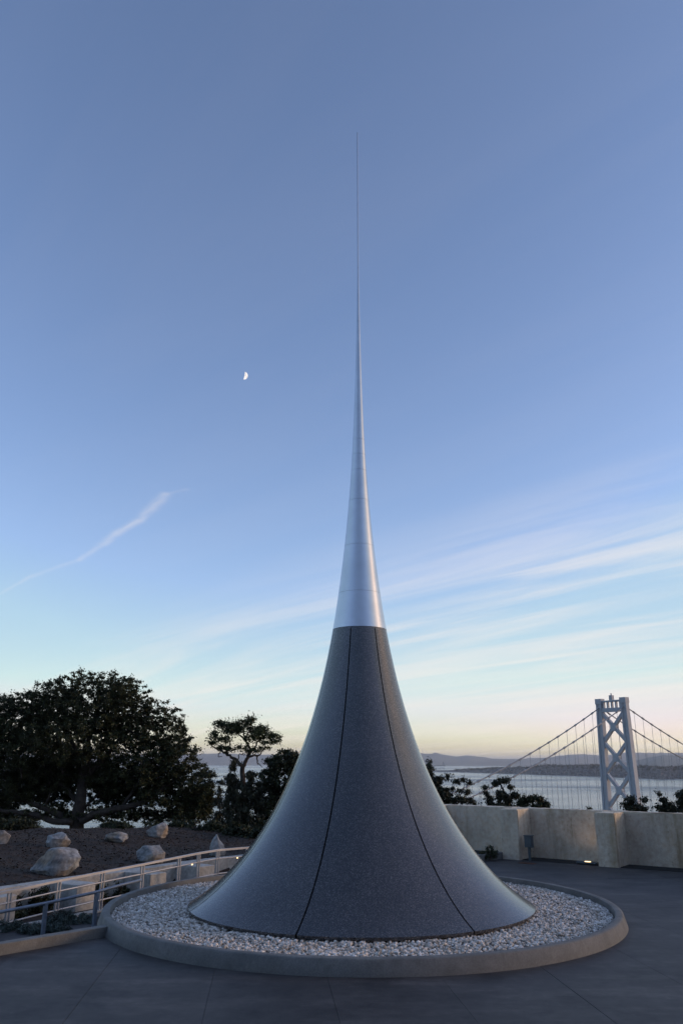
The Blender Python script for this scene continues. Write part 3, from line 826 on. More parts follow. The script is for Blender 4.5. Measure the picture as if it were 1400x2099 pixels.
def limb(mb, pts, dist, r0, r1, seed, sub=4, jit=0.06, n=8):
    """a limb through photo points (x, y, extra distance)"""
    r_ = random.Random(seed)
    P = [at_y(p[0], p[1], dist + (p[2] if len(p) > 2 else 0)) for p in pts]
    Q = []
    for a, b in zip(P[:-1], P[1:]):
        for k in range(sub):
            t = k / sub; q = a + (b - a) * t
            if Q: q = q + Vector((r_.uniform(-jit, jit), r_.uniform(-jit, jit), r_.uniform(-jit, jit)))
            Q.append(q)
    Q.append(P[-1]); m = len(Q) - 1
    mb.tube(Q, [r0 + (r1 - r0) * (i / m) for i in range(m + 1)], n)
    return Q

# --- the big oak
D = 37.0
base = on_ground(158, 1693)
oak = thing('oak_tree', base, 'big spreading dark oak with a domed crown on the mulch mound', 'tree')
tr = MB()
D = base.y + 0.2
limb(tr, [(158, 1702), (160, 1672), (166, 1640), (170, 1600), (176, 1560)], D, 0.50, 0.26, 1, 3, 0.04, 12)
limb(tr, [(170, 1606), (190, 1580), (212, 1558), (240, 1520)], D, 0.26, 0.10, 2)
limb(tr, [(172, 1590), (160, 1550), (140, 1500), (130, 1450)], D, 0.24, 0.07, 3)
limb(tr, [(176, 1566), (182, 1520), (200, 1470), (205, 1420)], D, 0.24, 0.06, 4)
limb(tr, [(165, 1684), (200, 1668), (250, 1656), (300, 1642), (330, 1620), (372, 1590)], D - 0.4, 0.30, 0.09, 5)
limb(tr, [(155, 1690), (120, 1670), (85, 1655), (45, 1640), (0, 1610)], D + 0.2, 0.28, 0.08, 6)
limb(tr, [(150, 1686), (110, 1682), (60, 1668), (10, 1662), (-30, 1650)], D - 0.6, 0.24, 0.08, 7)
limb(tr, [(163, 1645), (130, 1610), (90, 1585), (50, 1560)], D + 0.3, 0.20, 0.06, 8)
limb(tr, [(95, 1650), (105, 1620), (118, 1590)], D, 0.09, 0.03, 9)
limb(tr, [(250, 1656), (275, 1620), (300, 1570), (310, 1530)], D - 0.2, 0.14, 0.04, 10)
limb(tr, [(240, 1520), (280, 1490), (310, 1470)], D, 0.10, 0.03, 11)
limb(tr, [(168, 1665), (190, 1640), (215, 1615), (240, 1600)], D + 0.6, 0.12, 0.04, 12)
for k in range(46):
    a = random.uniform(20, 370); b = random.uniform(1470, 1610)
    limb(tr, [(a, b, random.uniform(-2, 2)), (a + random.uniform(-28, 28), b - random.uniform(8, 34), random.uniform(-2, 2)), (a + random.uniform(-50, 50), b - random.uniform(20, 60), random.uniform(-2, 2))], D, 0.05, 0.012, 100 + k, 3, 0.08, 5)
tr.build('trunk', M_BARK, oak, True)
OL = [(185, 1440, 105, 76, 1.0), (105, 1450, 75, 62, 1.0), (255, 1450, 70, 72, 1.0), (40, 1475, 75, 68, 1.0), (-30, 1500, 80, 92, 1.0), (320, 1500, 72, 72, 1.0),
      (170, 1520, 140, 62, 1.2), (60, 1545, 100, 58, 1.1), (365, 1555, 52, 60, 1.0), (300, 1580, 85, 50, 0.75), (405, 1610, 44, 50, 0.9), (425, 1640, 26, 44, 0.8),
      (-10, 1615, 66, 44, 0.55), (60, 1612, 60, 34, 0.35), (340, 1635, 70, 34, 0.6), (230, 1600, 60, 30, 0.4), (385, 1672, 46, 28, 0.55), (260, 1668, 60, 20, 0.22), (30, 1672, 60, 18, 0.35), (90, 1660, 50, 22, 0.18), (320, 1685, 40, 14, 0.3), (225, 1685, 26, 12, 0.18)]
C_, R_ = lobes_to_clumps(OL, D, 5200, 0.27, 3, 0.85, 0.10)
OB = [(210, 1668, 150, 18, 0.6), (170, 1590, 150, 45, 1.0), (60, 1600, 110, 50, 1.0), (290, 1610, 110, 45, 1.0), (110, 1640, 60, 26, 0.5), (230, 1640, 60, 26, 0.5), (-10, 1650, 70, 34, 1.0), (390, 1650, 60, 40, 1.0), (320, 1672, 70, 16, 0.4), (30, 1676, 80, 14, 0.5)]
C2, R2 = lobes_to_clumps(OB, D + 1.6, 3200, 0.25, 13, 0.5, 0.10)
V = leaves(np.vstack([C_, C2]), np.vstack([R_, R2]), 54, (0.130, 0.085), seed=4, shell=0.05)
crown('crown', V, M_OAK, oak)

def tree(name, label, dist, trunk_limbs, lobes, n, rc, per, leaf, mat, seed, bark=M_BARK2, depth=0.8, hollow=0.4, droop=0.0, cat='tree', foot=None, group=None, squash=0.75, shell=0.35):
    f = at_y(foot[0], foot[1], dist); zg = float(ground(f.x, f.y))
    f.z = zg
    t = thing(name, f, label, cat, group)
    mb = MB()
    for i, (pts, r0, r1) in enumerate(trunk_limbs):
        limb(mb, pts, dist, r0, r1, seed * 31 + i, 4, 0.05, 7)
    top = at_y(foot[0], foot[1], dist)
    mb.tube([(f.x, f.y, zg - 0.2), (f.x + 0.03, f.y, (zg + top.z) / 2), top], [trunk_limbs[0][1] * 1.25, trunk_limbs[0][1] * 1.1, trunk_limbs[0][1]], 8)
    mb.build('trunk', bark, t, True)
    C_, R_ = lobes_to_clumps(lobes, dist, n, rc, seed, depth, hollow, squash)
    crown('crown', leaves(C_, R_, per, leaf, droop=droop, seed=seed + 1, shell=shell), mat, t)
    return t
tree('windswept_tree', 'open crowned tree with crooked bare branches between the oak and the spire', 47.0,
     [([(497, 1690), (500, 1640), (497, 1600), (498, 1572)], 0.20, 0.13), ([(498, 1572), (485, 1556), (466, 1546), (450, 1538), (436, 1530)], 0.11, 0.03), ([(498, 1572), (506, 1556), (514, 1540), (508, 1524), (500, 1500)], 0.12, 0.04),
      ([(508, 1553), (522, 1549), (534, 1547), (545, 1530)], 0.07, 0.02), ([(527, 1548), (528, 1562), (538, 1573)], 0.05, 0.015), ([(466, 1546), (470, 1528), (478, 1508)], 0.06, 0.015), ([(514, 1540), (528, 1524), (545, 1508)], 0.06, 0.015),
      ([(488, 1560), (492, 1545), (504, 1548)], 0.04, 0.015), ([(452, 1540), (448, 1552), (456, 1550)], 0.035, 0.012), ([(505, 1520), (486, 1500), (470, 1484)], 0.05, 0.012), ([(504, 1515), (516, 1490), (512, 1470)], 0.045, 0.012)],
     [(474, 1492, 30, 20, 1), (498, 1488, 28, 20, 1), (514, 1475, 16, 13, 1), (532, 1498, 28, 18, 1), (556, 1508, 20, 12, 1), (450, 1484, 20, 12, 0.9), (440, 1506, 16, 15, 0.7), (460, 1516, 24, 12, 0.8), (520, 1512, 30, 14, 0.8), (436, 1522, 12, 10, 0.8), (470, 1536, 18, 9, 0.6), (520, 1540, 22, 9, 0.6), (572, 1514, 8, 5, 0.6), (545, 1522, 18, 8, 0.6), (455, 1532, 22, 10, 0.6), (500, 1532, 25, 10, 0.45), (540, 1533, 22, 9, 0.6), (562, 1520, 16, 9, 0.8)],
     380, 0.29, 27, (0.105, 0.065), M_LEAF2, 41, foot=(497, 1690))
tree('bushy_tree', 'dense dark round tree partly hidden behind the left flank of the spire', 45.0,
     [([(560, 1700), (566, 1660), (560, 1630), (575, 1600)], 0.22, 0.10), ([(562, 1632), (548, 1612), (540, 1590)], 0.1, 0.03), ([(560, 1628), (590, 1610), (610, 1590)], 0.1, 0.03), ([(585, 1668), (572, 1640), (556, 1612)], 0.10, 0.07)],
     [(585, 1560, 34, 30, 1), (612, 1566, 30, 32, 1), (560, 1572, 28, 26, 1), (548, 1592, 26, 22, 1), (590, 1600, 50, 38, 1), (630, 1620, 45, 60, 1), (545, 1640, 22, 40, 0.9), (575, 1660, 50, 50, 0.8), (600, 1700, 60, 40, 0.8)],
     560, 0.24, 60, (0.13, 0.08), M_LEAFD, 52, foot=(560, 1700))
tree('gum_tree', 'dark gum tree with hanging foliage under the open crowned tree', 44.5,
     [([(505, 1740), (500, 1690), (490, 1640), (480, 1590)], 0.16, 0.04), ([(498, 1680), (515, 1630), (518, 1595)], 0.07, 0.02)],
     [(478, 1572, 9, 16, 1), (476, 1600, 16, 22, 1), (490, 1625, 30, 26, 1), (516, 1592, 14, 14, 1), (520, 1620, 26, 26, 1), (486, 1665, 28, 36, 1), (520, 1670, 34, 40, 1), (500, 1705, 40, 34, 1), (470, 1640, 12, 30, 0.7)],
     420, 0.22, 52, (0.18, 0.06), M_EUC, 63, droop=1.0, foot=(505, 1740))
tree('young_gum_tree', 'thin drooping young gum tree at the right edge of the oak crown', 48.0,
     [([(452, 1730), (452, 1690), (450, 1640), (452, 1600)], 0.08, 0.02)],
     [(452, 1612, 10, 18, 1), (448, 1640, 14, 22, 1), (458, 1662, 16, 22, 1), (444, 1680, 14, 22, 1), (462, 1690, 12, 20, 0.8), (440, 1700, 24, 24, 1)],
     60, 0.20, 44, (0.20, 0.06), M_EUC, 74, droop=1.2, foot=(452, 1730))
# hedge of bushes along the back of the mound
for i, (px, py, rx, ry, dd, lab) in enumerate([(372, 1702, 40, 26, 39, 'dark bush under the right edge of the oak crown'), (432, 1708, 40, 28, 38, 'dark bush behind the pointed boulder, left of it'), (490, 1716, 40, 34, 37, 'dark bush behind the guardrail, right of the pointed boulder'),
                                          (545, 1716, 38, 38, 36, 'dark bush touching the lower left flank of the spire'), (318, 1700, 30, 12, 41, 'low dark bush behind the highest boulder'), (20, 1690, 60, 16, 42, 'low dark bush behind the mound at the left edge'), (240, 1692, 34, 9, 43, 'low dark bush just right of the oak trunk')]):
    tree('dark_bush', lab, dd, [([(px, py + 30), (px, py + 10), (px + 3, py - 8)], 0.06, 0.02)], [(px, py, rx, ry, 1), (px - rx * 0.4, py + ry * 0.4, rx * 0.7, ry * 0.7, 1), (px + rx * 0.4, py + ry * 0.5, rx * 0.7, ry * 0.7, 1)],
         60 + int(rx * ry / 12), 0.20, 55, (0.12, 0.07), M_LEAFD, 80 + i, foot=(px, py + 30), cat='bush', group='bushes along the back of the mound', hollow=0.2)
# trees on the slope beyond the parapet
tree('slope_tree', 'dark tree with thin twigs peeping over the parapet against the spire', 44.0,
     [([(905, 1720), (903, 1670), (900, 1630), (896, 1605)], 0.12, 0.03), ([(930, 1660), (945, 1630), (952, 1608), (948, 1596)], 0.03, 0.008), ([(915, 1660), (928, 1625), (928, 1604), (918, 1593)], 0.025, 0.008), ([(935, 1650), (960, 1625), (962, 1612)], 0.02, 0.008), ([(950, 1660), (970, 1640), (968, 1612)], 0.015, 0.006)],
     [(888, 1612, 18, 22, 1), (900, 1600, 14, 10, 1), (905, 1632, 26, 24, 1), (935, 1640, 22, 10, 1), (880, 1580, 10, 26, 0.7), (937, 1602, 8, 7, 1), (949, 1598, 5, 5, 1), (918, 1592, 4, 3, 1), (957, 1622, 6, 10, 0.9), (928, 1618, 4, 5, 0.8), (942, 1622, 6, 5, 0.7), (962, 1604, 4, 3, 0.7), (955, 1642, 18, 8, 1), (973, 1648, 6, 5, 0.7)],
     190, 0.19, 30, (0.17, 0.06), M_EUC, 91, droop=0.8, foot=(905, 1720), group='trees on the slope beyond the parapet')
tree('slope_tree', 'tree with a leaning tufted top behind the parapet, left of the bridge tower', 46.0,
     [([(1030, 1720), (1032, 1670), (1036, 1640), (1028, 1612), (1022, 1602)], 0.10, 0.03), ([(1032, 1660), (1042, 1630), (1048, 1612)], 0.03, 0.01), ([(1005, 1680), (1000, 1650), (994, 1620)], 0.03, 0.01), ([(1022, 1622), (1035, 1610)], 0.02, 0.01)],
     [(1016, 1606, 10, 8, 1), (1028, 1600, 14, 8, 1), (1040, 1599, 7, 6, 1), (994, 1614, 7, 7, 1), (996, 1628, 5, 9, 0.8), (1005, 1640, 9, 14, 1), (1024, 1628, 9, 10, 1), (1034, 1638, 20, 16, 1), (1045, 1614, 6, 6, 1), (1055, 1630, 12, 10, 1), (1030, 1655, 34, 12, 1)],
     150, 0.19, 32, (0.17, 0.065), M_EUC, 92, droop=0.6, foot=(1030, 1720), group='trees on the slope beyond the parapet')
tree('slope_tree', 'rounded dark bushy tree just above the parapet, right of the tufted tree', 44.0,
     [([(1092, 1720), (1092, 1670), (1090, 1640)], 0.10, 0.04)],
     [(1080, 1638, 18, 13, 1), (1098, 1642, 20, 14, 1), (1116, 1650, 14, 12, 1), (1090, 1658, 40, 14, 1), (1066, 1645, 14, 12, 1)],
     90, 0.17, 60, (0.11, 0.065), M_LEAFD, 93, foot=(1092, 1720), hollow=0.2, group='trees on the slope beyond the parapet')
tree('slope_tree', 'tiny dark treetop poking over the parapet left of the bridge tower', 44.0,
     [([(1208, 1720), (1208, 1680), (1208, 1655)], 0.05, 0.015)], [(1208, 1658, 6, 6, 1), (1208, 1668, 10, 8, 1)], 14, 0.12, 50, (0.10, 0.05), M_LEAFD, 94, foot=(1208, 1720), group='trees on the slope beyond the parapet')
tree('slope_tree', 'leafy treetop in front of the foot of the bridge tower', 42.0,
     [([(1300, 1730), (1300, 1690), (1296, 1650), (1292, 1636)], 0.08, 0.02), ([(1305, 1680), (1318, 1650), (1322, 1636)], 0.03, 0.01)],
     [(1292, 1640, 12, 10, 1), (1284, 1652, 10, 10, 1), (1300, 1655, 18, 12, 1), (1320, 1640, 7, 7, 1), (1318, 1658, 14, 8, 1), (1300, 1670, 34, 10, 1)],
     110, 0.18, 34, (0.14, 0.065), M_EUC, 95, droop=0.4, foot=(1300, 1730), group='trees on the slope beyond the parapet')
tree('slope_tree', 'ragged treetop over the parapet right of the bridge tower', 42.0,
     [([(1362, 1740), (1364, 1690), (1364, 1650), (1360, 1632)], 0.07, 0.02), ([(1360, 1670), (1352, 1645), (1350, 1625)], 0.02, 0.008)],
     [(1360, 1640, 8, 7, 1), (1368, 1650, 12, 10, 1), (1351, 1628, 3, 4, 0.8), (1356, 1658, 12, 8, 1), (1374, 1660, 14, 10, 1), (1348, 1655, 5, 5, 0.8)],
     90, 0.17, 32, (0.14, 0.065), M_EUC, 96, droop=0.5, foot=(1362, 1740), group='trees on the slope beyond the parapet')
tree('slope_tree', 'treetop over the parapet cut off by the right edge of the picture', 42.0,
     [([(1402, 1740), (1402, 1690), (1398, 1650), (1394, 1625)], 0.08, 0.02)],
     [(1390, 1630, 8, 7, 1), (1402, 1626, 10, 8, 1), (1398, 1645, 14, 12, 1), (1412, 1640, 14, 14, 1), (1402, 1660, 20, 10, 1)],
     100, 0.18, 32, (0.14, 0.065), M_EUC, 97, droop=0.5, foot=(1402, 1740), group='trees on the slope beyond the parapet')
# small plants by the walls
def shrub(name, label, c, r, n, per, leaf, mat, seed, cat='shrub', group=None, droop=0.0):
    zg = float(ground(c.x, c.y)) if c.z is None else c.z
    t = thing(name, (c.x, c.y, zg), label, cat, group)
    g_ = np.random.default_rng(seed)
    m = MB()
    for k in range(7):
        a = g_.uniform(0, 6.28); q = g_.uniform(0.4, 0.8)
        m.tube([(c.x, c.y, zg - 0.03), (c.x + math.cos(a) * r[0] * q * 0.5, c.y + math.sin(a) * r[1] * q * 0.5, zg + r[2] * 0.6), (c.x + math.cos(a) * r[0] * q, c.y + math.sin(a) * r[1] * q, zg + r[2] * 1.0)], [0.02, 0.012, 0.005], 5)
    m.build('stem', M_BARK2, t)
    d = g_.normal(size=(n, 3)); d /= np.linalg.norm(d, axis=1)[:, None]; d[:, 2] = np.abs(d[:, 2])
    C_ = np.array([c.x, c.y, zg]) + d * np.array(r) * g_.uniform(0.4, 1, (n, 1)); R_ = np.ones((n, 3)) * 0.22 * np.mean(r) * g_.uniform(0.6, 1.3, (n, 1))
    crown('foliage', leaves(C_, R_, per, leaf, seed=seed + 5, droop=droop), mat, t)
    return t
for i, (px, lab) in enumerate([(92, 'dark shrub in the first recess of the retaining wall, behind the second visible post'), (150, 'dark shrub in the middle of the recess between two stub buttresses'), (262, 'dark shrub in the recess right of the second stub buttress'), (312, 'small dark shrub against the retaining wall under the two-toned boulder'), (402, 'tiny spiky green plant behind the guardrail light')]):
    c, d0 = on_line(px, 1.15 if px != 402 else 0.8)
    sz = [0.42, 0.42, 0.36, 0.30, 0.20][i]
    shrub('dark_shrub', lab, Vector((c.x, c.y, WALK_Z)), (sz, sz, sz * 1.35), 40, 40, (0.10, 0.035), M_LEAFD, 200 + i, group='shrubs at the retaining wall')
for i, (px, py, rx, rz, lab) in enumerate([(128, 1888, 0.42, 0.26, 'tallest grey-green spreading shrub in front of the handrail'), (172, 1886, 0.34, 0.17, 'grey-green shrub nearest the round kerb in the dark bed'), (70, 1906, 0.42, 0.18, 'silvery grey-green shrub low in the middle of the dark bed'), (16, 1902, 0.40, 0.20, 'grey-green shrub at the left edge of the picture in the dark bed'), (112, 1904, 0.36, 0.14, 'flat silvery shrub close to the straight kerb')]):
    b = on_ground(px, py + 6)
    shrub('creeping_juniper', lab, b, (rx, rx * 0.8, rz), 90, 60, (0.055, 0.02), M_JUNI, 220 + i, group='shrubs in the planting bed')
P = at_z(1003, 1757, 0.1)
shrub('small_plant', 'small dark spiky plant growing in the planter at the right parapet', P, (0.30, 0.2, 0.32), 20, 26, (0.14, 0.03), M_LEAFD, 240, cat='plant')

# ------------------------------------------------------------------ suspension bridge
TD, TB, TH = 584.2, 0.31892, 0.96847
T0 = Vector((math.sin(TB) * TD, math.cos(TB) * TD, 0)); AX = Vector((math.sin(TH), math.cos(TH), 0)); PR = Vector((math.cos(TH), -math.sin(TH), 0))
SAD = 38.5                               # height of the saddles
bridge = thing('suspension_bridge', T0 + Vector((0, 0, WZ)), 'grey steel suspension bridge tower with crossed bracing, its cables falling to both sides', 'bridge')
def tw(u_, v_, z): return T0 + PR * u_ + AX * v_ + Vector((0, 0, z))
ZT = 43.5
def half(z): return 9.9 + (ZT - z) * 0.022            # leg centre line, legs lean together
LW, LD = 4.3, 3.4
sec = [(-.5, -.5), (-.22, -.5), (-.22, -.36), (.22, -.36), (.22, -.5), (.5, -.5), (.5, .5), (.22, .5), (.22, .36), (-.22, .36), (-.22, .5), (-.5, .5)]
for sg in (-1, 1):
    V, F = [], []; zz = [WZ - 3, -60, -20, 10, ZT - 3]
    for z in zz:
        k = 1 + (ZT - z) * 0.0022
        for a, b in sec: V.append(tw(sg * half(z) + a * LW * k, b * LD * k, z))
    n = len(sec)
    for i in range(len(zz) - 1):
        for k in range(n): F.append((i * n + k, i * n + (k + 1) % n, (i + 1) * n + (k + 1) % n, (i + 1) * n + k))
    F.append(tuple(range(len(V) - n, len(V))))
    leg = mk('tower_leg', V, F, M_BRIDGE, bridge)
    m = MB()
    m.add([tw(sg * half(ZT) + a * 4.9, b * 4.0, z) for z in (ZT - 3, ZT + 0.6) for a, b in ((-.5, -.5), (.5, -.5), (.5, .5), (-.5, .5))], [(3, 2, 1, 0), (4, 5, 6, 7), (0, 1, 5, 4), (1, 2, 6, 5), (2, 3, 7, 6), (3, 0, 4, 7)])
    m.build('saddle_cap', M_BRIDGE, leg)
def tbeam(name, u0, z0, u1, z1, wd, dp, parent=bridge):
    a, b = tw(u0, 0, z0), tw(u1, 0, z1)
    return MB().beam(a, b, dp, wd, side=AX).build(name, M_BRIDGE, parent)
hw = half(ZT) - 1.5
up_ = tbeam('top_strut', -hw, ZT - 1.3, hw, ZT - 1.3, 1.1, 2.4)
tbeam('portal_strut', -hw, ZT - 7.1, hw, ZT - 7.1, 2.6, 2.8)
for k in range(5): tbeam('portal_post', -hw + 2 * hw * (k + 0.5) / 5, ZT - 5.8, -hw + 2 * hw * (k + 0.5) / 5, ZT - 1.85, 1.1, 1.6)
MB().box(tw(0, 0, ZT + 0.9), (2.4, 2.4, 3.2), -TH).build('beacon_house', M_BRIDGE, up_)
MB().box(tw(0, 0, ZT + 3.2), (0.6, 0.6, 1.4), -TH).build('beacon', M_BRIDGE, up_)
bz = [ZT - 8.6, ZT - 28.0, ZT - 47.8, ZT - 69.5, ZT - 92.0, ZT - 116, ZT - 140]
for z1, z0 in zip(bz[:-1], bz[1:]):
    h1, h0 = half(z1) - 1.2, half(z0) - 1.2; zm = (z0 + z1) / 2
    tbeam('brace', -h1, z1, h0, z0, 2.0, 2.3); tbeam('brace', h1, z1, -h0, z0, 2.0, 2.2)
    MB().add([tw(u_, v_, zm + w_) for v_ in (-1.45, 1.45) for u_, w_ in ((-2.4, 0), (-1.2, -2.6), (1.2, -2.6), (2.4, 0), (1.2, 2.6), (-1.2, 2.6))],
             [(5, 4, 3, 2, 1, 0), (6, 7, 8, 9, 10, 11)] + [(k, (k + 1) % 6, 6 + (k + 1) % 6, 6 + k) for k in range(6)]).build('gusset', M_BRIDGE, bridge)
def cable_z(s_):                      # s > 0 away from the island
    a = abs(s_)
    return SAD - 0.4787 * a + 0.000683 * a * a if s_ < 0 else SAD - 0.4365 * a + 0.000683 * a * a
for sg in (-1, 1):
    P = [tw(sg * 10.05, s_, cable_z(s_)) for s_ in np.arange(-205, 331, 6.0)]
    cab = MB().tube(P, 0.38, 8).build('main_cable', M_CABLE, bridge, True)
    for s_ in np.arange(-198, 326, 9.0):
        if abs(s_) < 6: continue
        p = tw(sg * 10.05, s_, cable_z(s_)); q = tw(sg * 10.05, s_ + 0.9, cable_z(s_ + 0.9)); r_ = p - (q - p)
        MB().tube([r_, q], 0.62, 8).build('cable_band', M_CABLE, cab)
        if s_ > -165 and cable_z(s_) > -40:
            for o_ in (0.0,):
                MB().tube([tw(sg * 10.05, s_ + o_, cable_z(s_)), tw(sg * 10.05, s_ + o_, -44.0)], 0.115, 5).build('suspender', M_CABLE, bridge)
MB().beam(tw(0, -200, -47), tw(0, 900, -47), 20, 5.5, side=PR).build('deck', M_DECK, bridge)
MB().box(tw(0, -205, -46), (30, 40, 46), -TH).build('anchorage', M_DECK, bridge)

# ------------------------------------------------------------------ far shores
def azimuth_land(name, dist_shore, crest_px, depth, mat, nstep=220, rough=0.1, seed=1, rows=9, base=None, x_range=None):
    """land rising from a shoreline (photo points on the water) to a crest line (photo points)"""
    g_ = np.random.default_rng(seed)
    xs_ = np.linspace(x_range[0], x_range[1], nstep)
    sx, sy = zip(*dist_shore); cx_, cy_ = zip(*crest_px)
    V = []
    n1 = np.cumsum(g_.normal(size=nstep)); n1 -= np.linspace(n1[0], n1[-1], nstep); n1 /= max(1e-6, np.abs(n1).max())
    fine_ = g_.normal(size=nstep) * 0.35
    for i, x in enumerate(xs_):
        if base is None:
            s0 = at_z(x, float(np.interp(x, sx, sy)), WZ)
        else:
            s0 = at_y(x, 1575, base); s0.z = WZ
        cpx = float(np.interp(x, cx_, cy_)) + rough * (n1[i] * 4 + fine_[i])
        dirn = Vector((s0.x, s0.y, 0)).normalized(); dist = math.hypot(s0.x, s0.y)
        dd = ray(x, cpx); slope = dd.z / math.hypot(dd.x, dd.y)
        for r in range(rows):
            t = r / (rows - 1)
            D_ = dist + depth * t
            zc_ = CAM.z + slope * (dist + depth * 0.6)
            prof = math.sin(min(1.0, t / 0.6) * math.pi / 2) if t <= 0.6 else math.cos((t - 0.6) / 0.4 * math.pi / 2)
            z = (WZ - 4) + (zc_ - WZ + 4) * prof
            if 0 < r < rows - 1 and abs(t - 0.6) > 0.08: z += float(g_.normal()) * (zc_ - WZ) * 0.05
            V.append((dirn.x * D_, dirn.y * D_, z))
    i = (np.arange(nstep - 1)[:, None] * rows + np.arange(rows - 1)[None, :]).ravel()
    loops = np.stack([i, i + rows, i + rows + 1, i + 1], 1).ravel()
    return tag(mk_np(name, np.array(V), loops, 4, mat, smooth=True), kind='structure')
far_crest = [(-1500, 1556), (-600, 1548), (-200, 1550), (100, 1546), (300, 1550), (444, 1545), (600, 1549), (760, 1543), (864, 1545), (906, 1546), (935, 1551), (960, 1548), (1006, 1555), (1060, 1556), (1130, 1553), (1168, 1547), (1200, 1546), (1226, 1549), (1303, 1543), (1342, 1544), (1400, 1543), (1600, 1550), (2000, 1546), (2900, 1556)]
azimuth_land('far_hills', None or [(0, 0)], far_crest, 9000, M_FARHILL, 420, 0.22, 5, 11, base=20000, x_range=(-1500, 2900))
mid_crest = [(1180, 1572), (1240, 1568), (1300, 1560), (1330, 1553), (1361, 1548), (1400, 1549), (1500, 1545), (1700, 1555), (2000, 1550), (2300, 1566)]
azimuth_land('bay_hills', [(0, 0)], mid_crest, 3000, M_FARHILL, 160, 0.25, 8, 9, base=9500, x_range=(1180, 2300))
shore = [(600, 1580), (883, 1581.5), (1064, 1587), (1168, 1590), (1226, 1592), (1303, 1594.5), (1354, 1598), (1400, 1597), (1600, 1604), (2200, 1610)]
crest2 = [(600, 1578.5), (883, 1579.5), (925, 1579), (964, 1577), (1022, 1574), (1080, 1573), (1122, 1569), (1168, 1570), (1226, 1569), (1303, 1571), (1354, 1574), (1400, 1572), (1600, 1570), (2200, 1575)]
azimuth_land('shore', shore, crest2, 900, M_SHORE, 420, 0.18, 11, 9, x_range=(600, 2200))
def city():
    g_ = np.random.default_rng(21); V = []; F = []
    sx, sy = zip(*shore); cx_, cy_ = zip(*crest2)
    m = MB()
    for k in range(1000):
        x = g_.uniform(940, 1500); ys_ = float(np.interp(x, sx, sy)); yc = float(np.interp(x, cx_, cy_))
        s0 = at_z(x, ys_, WZ); dist = math.hypot(s0.x, s0.y); dirn = Vector((s0.x, s0.y, 0)).normalized()
        t = g_.uniform(0.02, 0.55); D_ = dist + 900 * t
        dd = ray(x, yc); slope = dd.z / math.hypot(dd.x, dd.y); zc_ = CAM.z + slope * (dist + 540)
        z = (WZ - 4) + (zc_ - WZ + 4) * math.sin(min(1.0, t / 0.6) * math.pi / 2)
        h = g_.uniform(4, 9) * (1.6 if g_.uniform() < 0.06 else 1); w_ = g_.uniform(8, 26)
        m.box((dirn.x * D_, dirn.y * D_, z + h / 2 - 2), (w_, g_.uniform(8, 16), h + 4), g_.uniform(0, 3))
    return tag(m.build('distant_buildings', M_CITY), 'countless small pale buildings on the far shore', 'buildings', kind='stuff')
city()
def shore_trees():
    sx, sy = zip(*shore); cx_, cy_ = zip(*crest2); g_ = np.random.default_rng(31); C_ = []; R_ = []
    for k in range(900):
        x = g_.uniform(930, 1500); ys_ = float(np.interp(x, sx, sy)); yc = float(np.interp(x, cx_, cy_))
        s0 = at_z(x, ys_, WZ); dist = math.hypot(s0.x, s0.y); dirn = Vector((s0.x, s0.y, 0)).normalized()
        t = g_.uniform(0.3, 0.62); D_ = dist + 900 * t
        dd = ray(x, yc); slope = dd.z / math.hypot(dd.x, dd.y); zc_ = CAM.z + slope * (dist + 540)
        z = (WZ - 4) + (zc_ - WZ + 4) * math.sin(min(1.0, t / 0.6) * math.pi / 2)
        r = g_.uniform(6, 13); C_.append((dirn.x * D_, dirn.y * D_, z + r * 0.4)); R_.append((r * 1.2, r, r))
    o = crown('distant_woods', leaves(np.array(C_), np.array(R_), 18, (7, 5), seed=3), M_LEAFD, None)
    return tag(o, 'dark far-off trees along the ridge of the far shore', 'woods', kind='stuff')
shore_trees()
# harbour cranes on the far left shore
def crane(px, label, boom_up, seed):
    b = at_z(px, 1581, WZ); b.z = WZ + 3
    t = thing('harbor_crane', b, label, 'crane', 'harbour cranes on the far shore')
    dirn = Vector((b.x, b.y, 0)).normalized(); sd = Vector((dirn.y, -dirn.x, 0)); k = b.length * math.cos(PITCH) / FPX
    H_ = 10.5 * k
    for u_ in (-1, 1):
        for v_ in (-8, 8):
            MB().beam(b + sd * (2.2 * k * u_) + dirn * v_, b + sd * (1.9 * k * u_) + dirn * v_ + Vector((0, 0, H_)), 3.2, 3.2).build('leg', M_CRANE, t)
    MB().beam(b + sd * (-2.6 * k) + Vector((0, 0, H_ * 0.45)), b + sd * (2.6 * k) + Vector((0, 0, H_ * 0.45)), 4, 4).build('sill_beam', M_CRANE, t)
    MB().beam(b + sd * (-4.2 * k) + Vector((0, 0, H_)), b + sd * (4.2 * k) + Vector((0, 0, H_)), 7, 6).build('girder', M_CRANE, t)
    if boom_up:
        a_ = b + sd * (1.6 * k) + Vector((0, 0, H_))
        MB().beam(a_, a_ + sd * (-1.6 * k) + Vector((0, 0, 7.5 * k)), 4, 4).build('boom', M_CRANE, t)
        MB().beam(a_ + sd * (-3.6 * k), a_ + sd * (-1.6 * k) + Vector((0, 0, 7.5 * k)), 4, 4).build('mast', M_CRANE, t)
    else:
        MB().beam(b + sd * (0.6 * k) + Vector((0, 0, H_)), b + sd * (0.6 * k) + Vector((0, 0, H_ + 2.0 * k)), 4, 4).build('mast', M_CRANE, t)
crane(893, 'leftmost tiny harbour crane on the far shore beside the spire', False, 1)
crane(901, 'middle tiny harbour crane on the far shore', False, 2)
crane(909, 'tiny harbour crane on the far shore with its boom raised', True, 3)

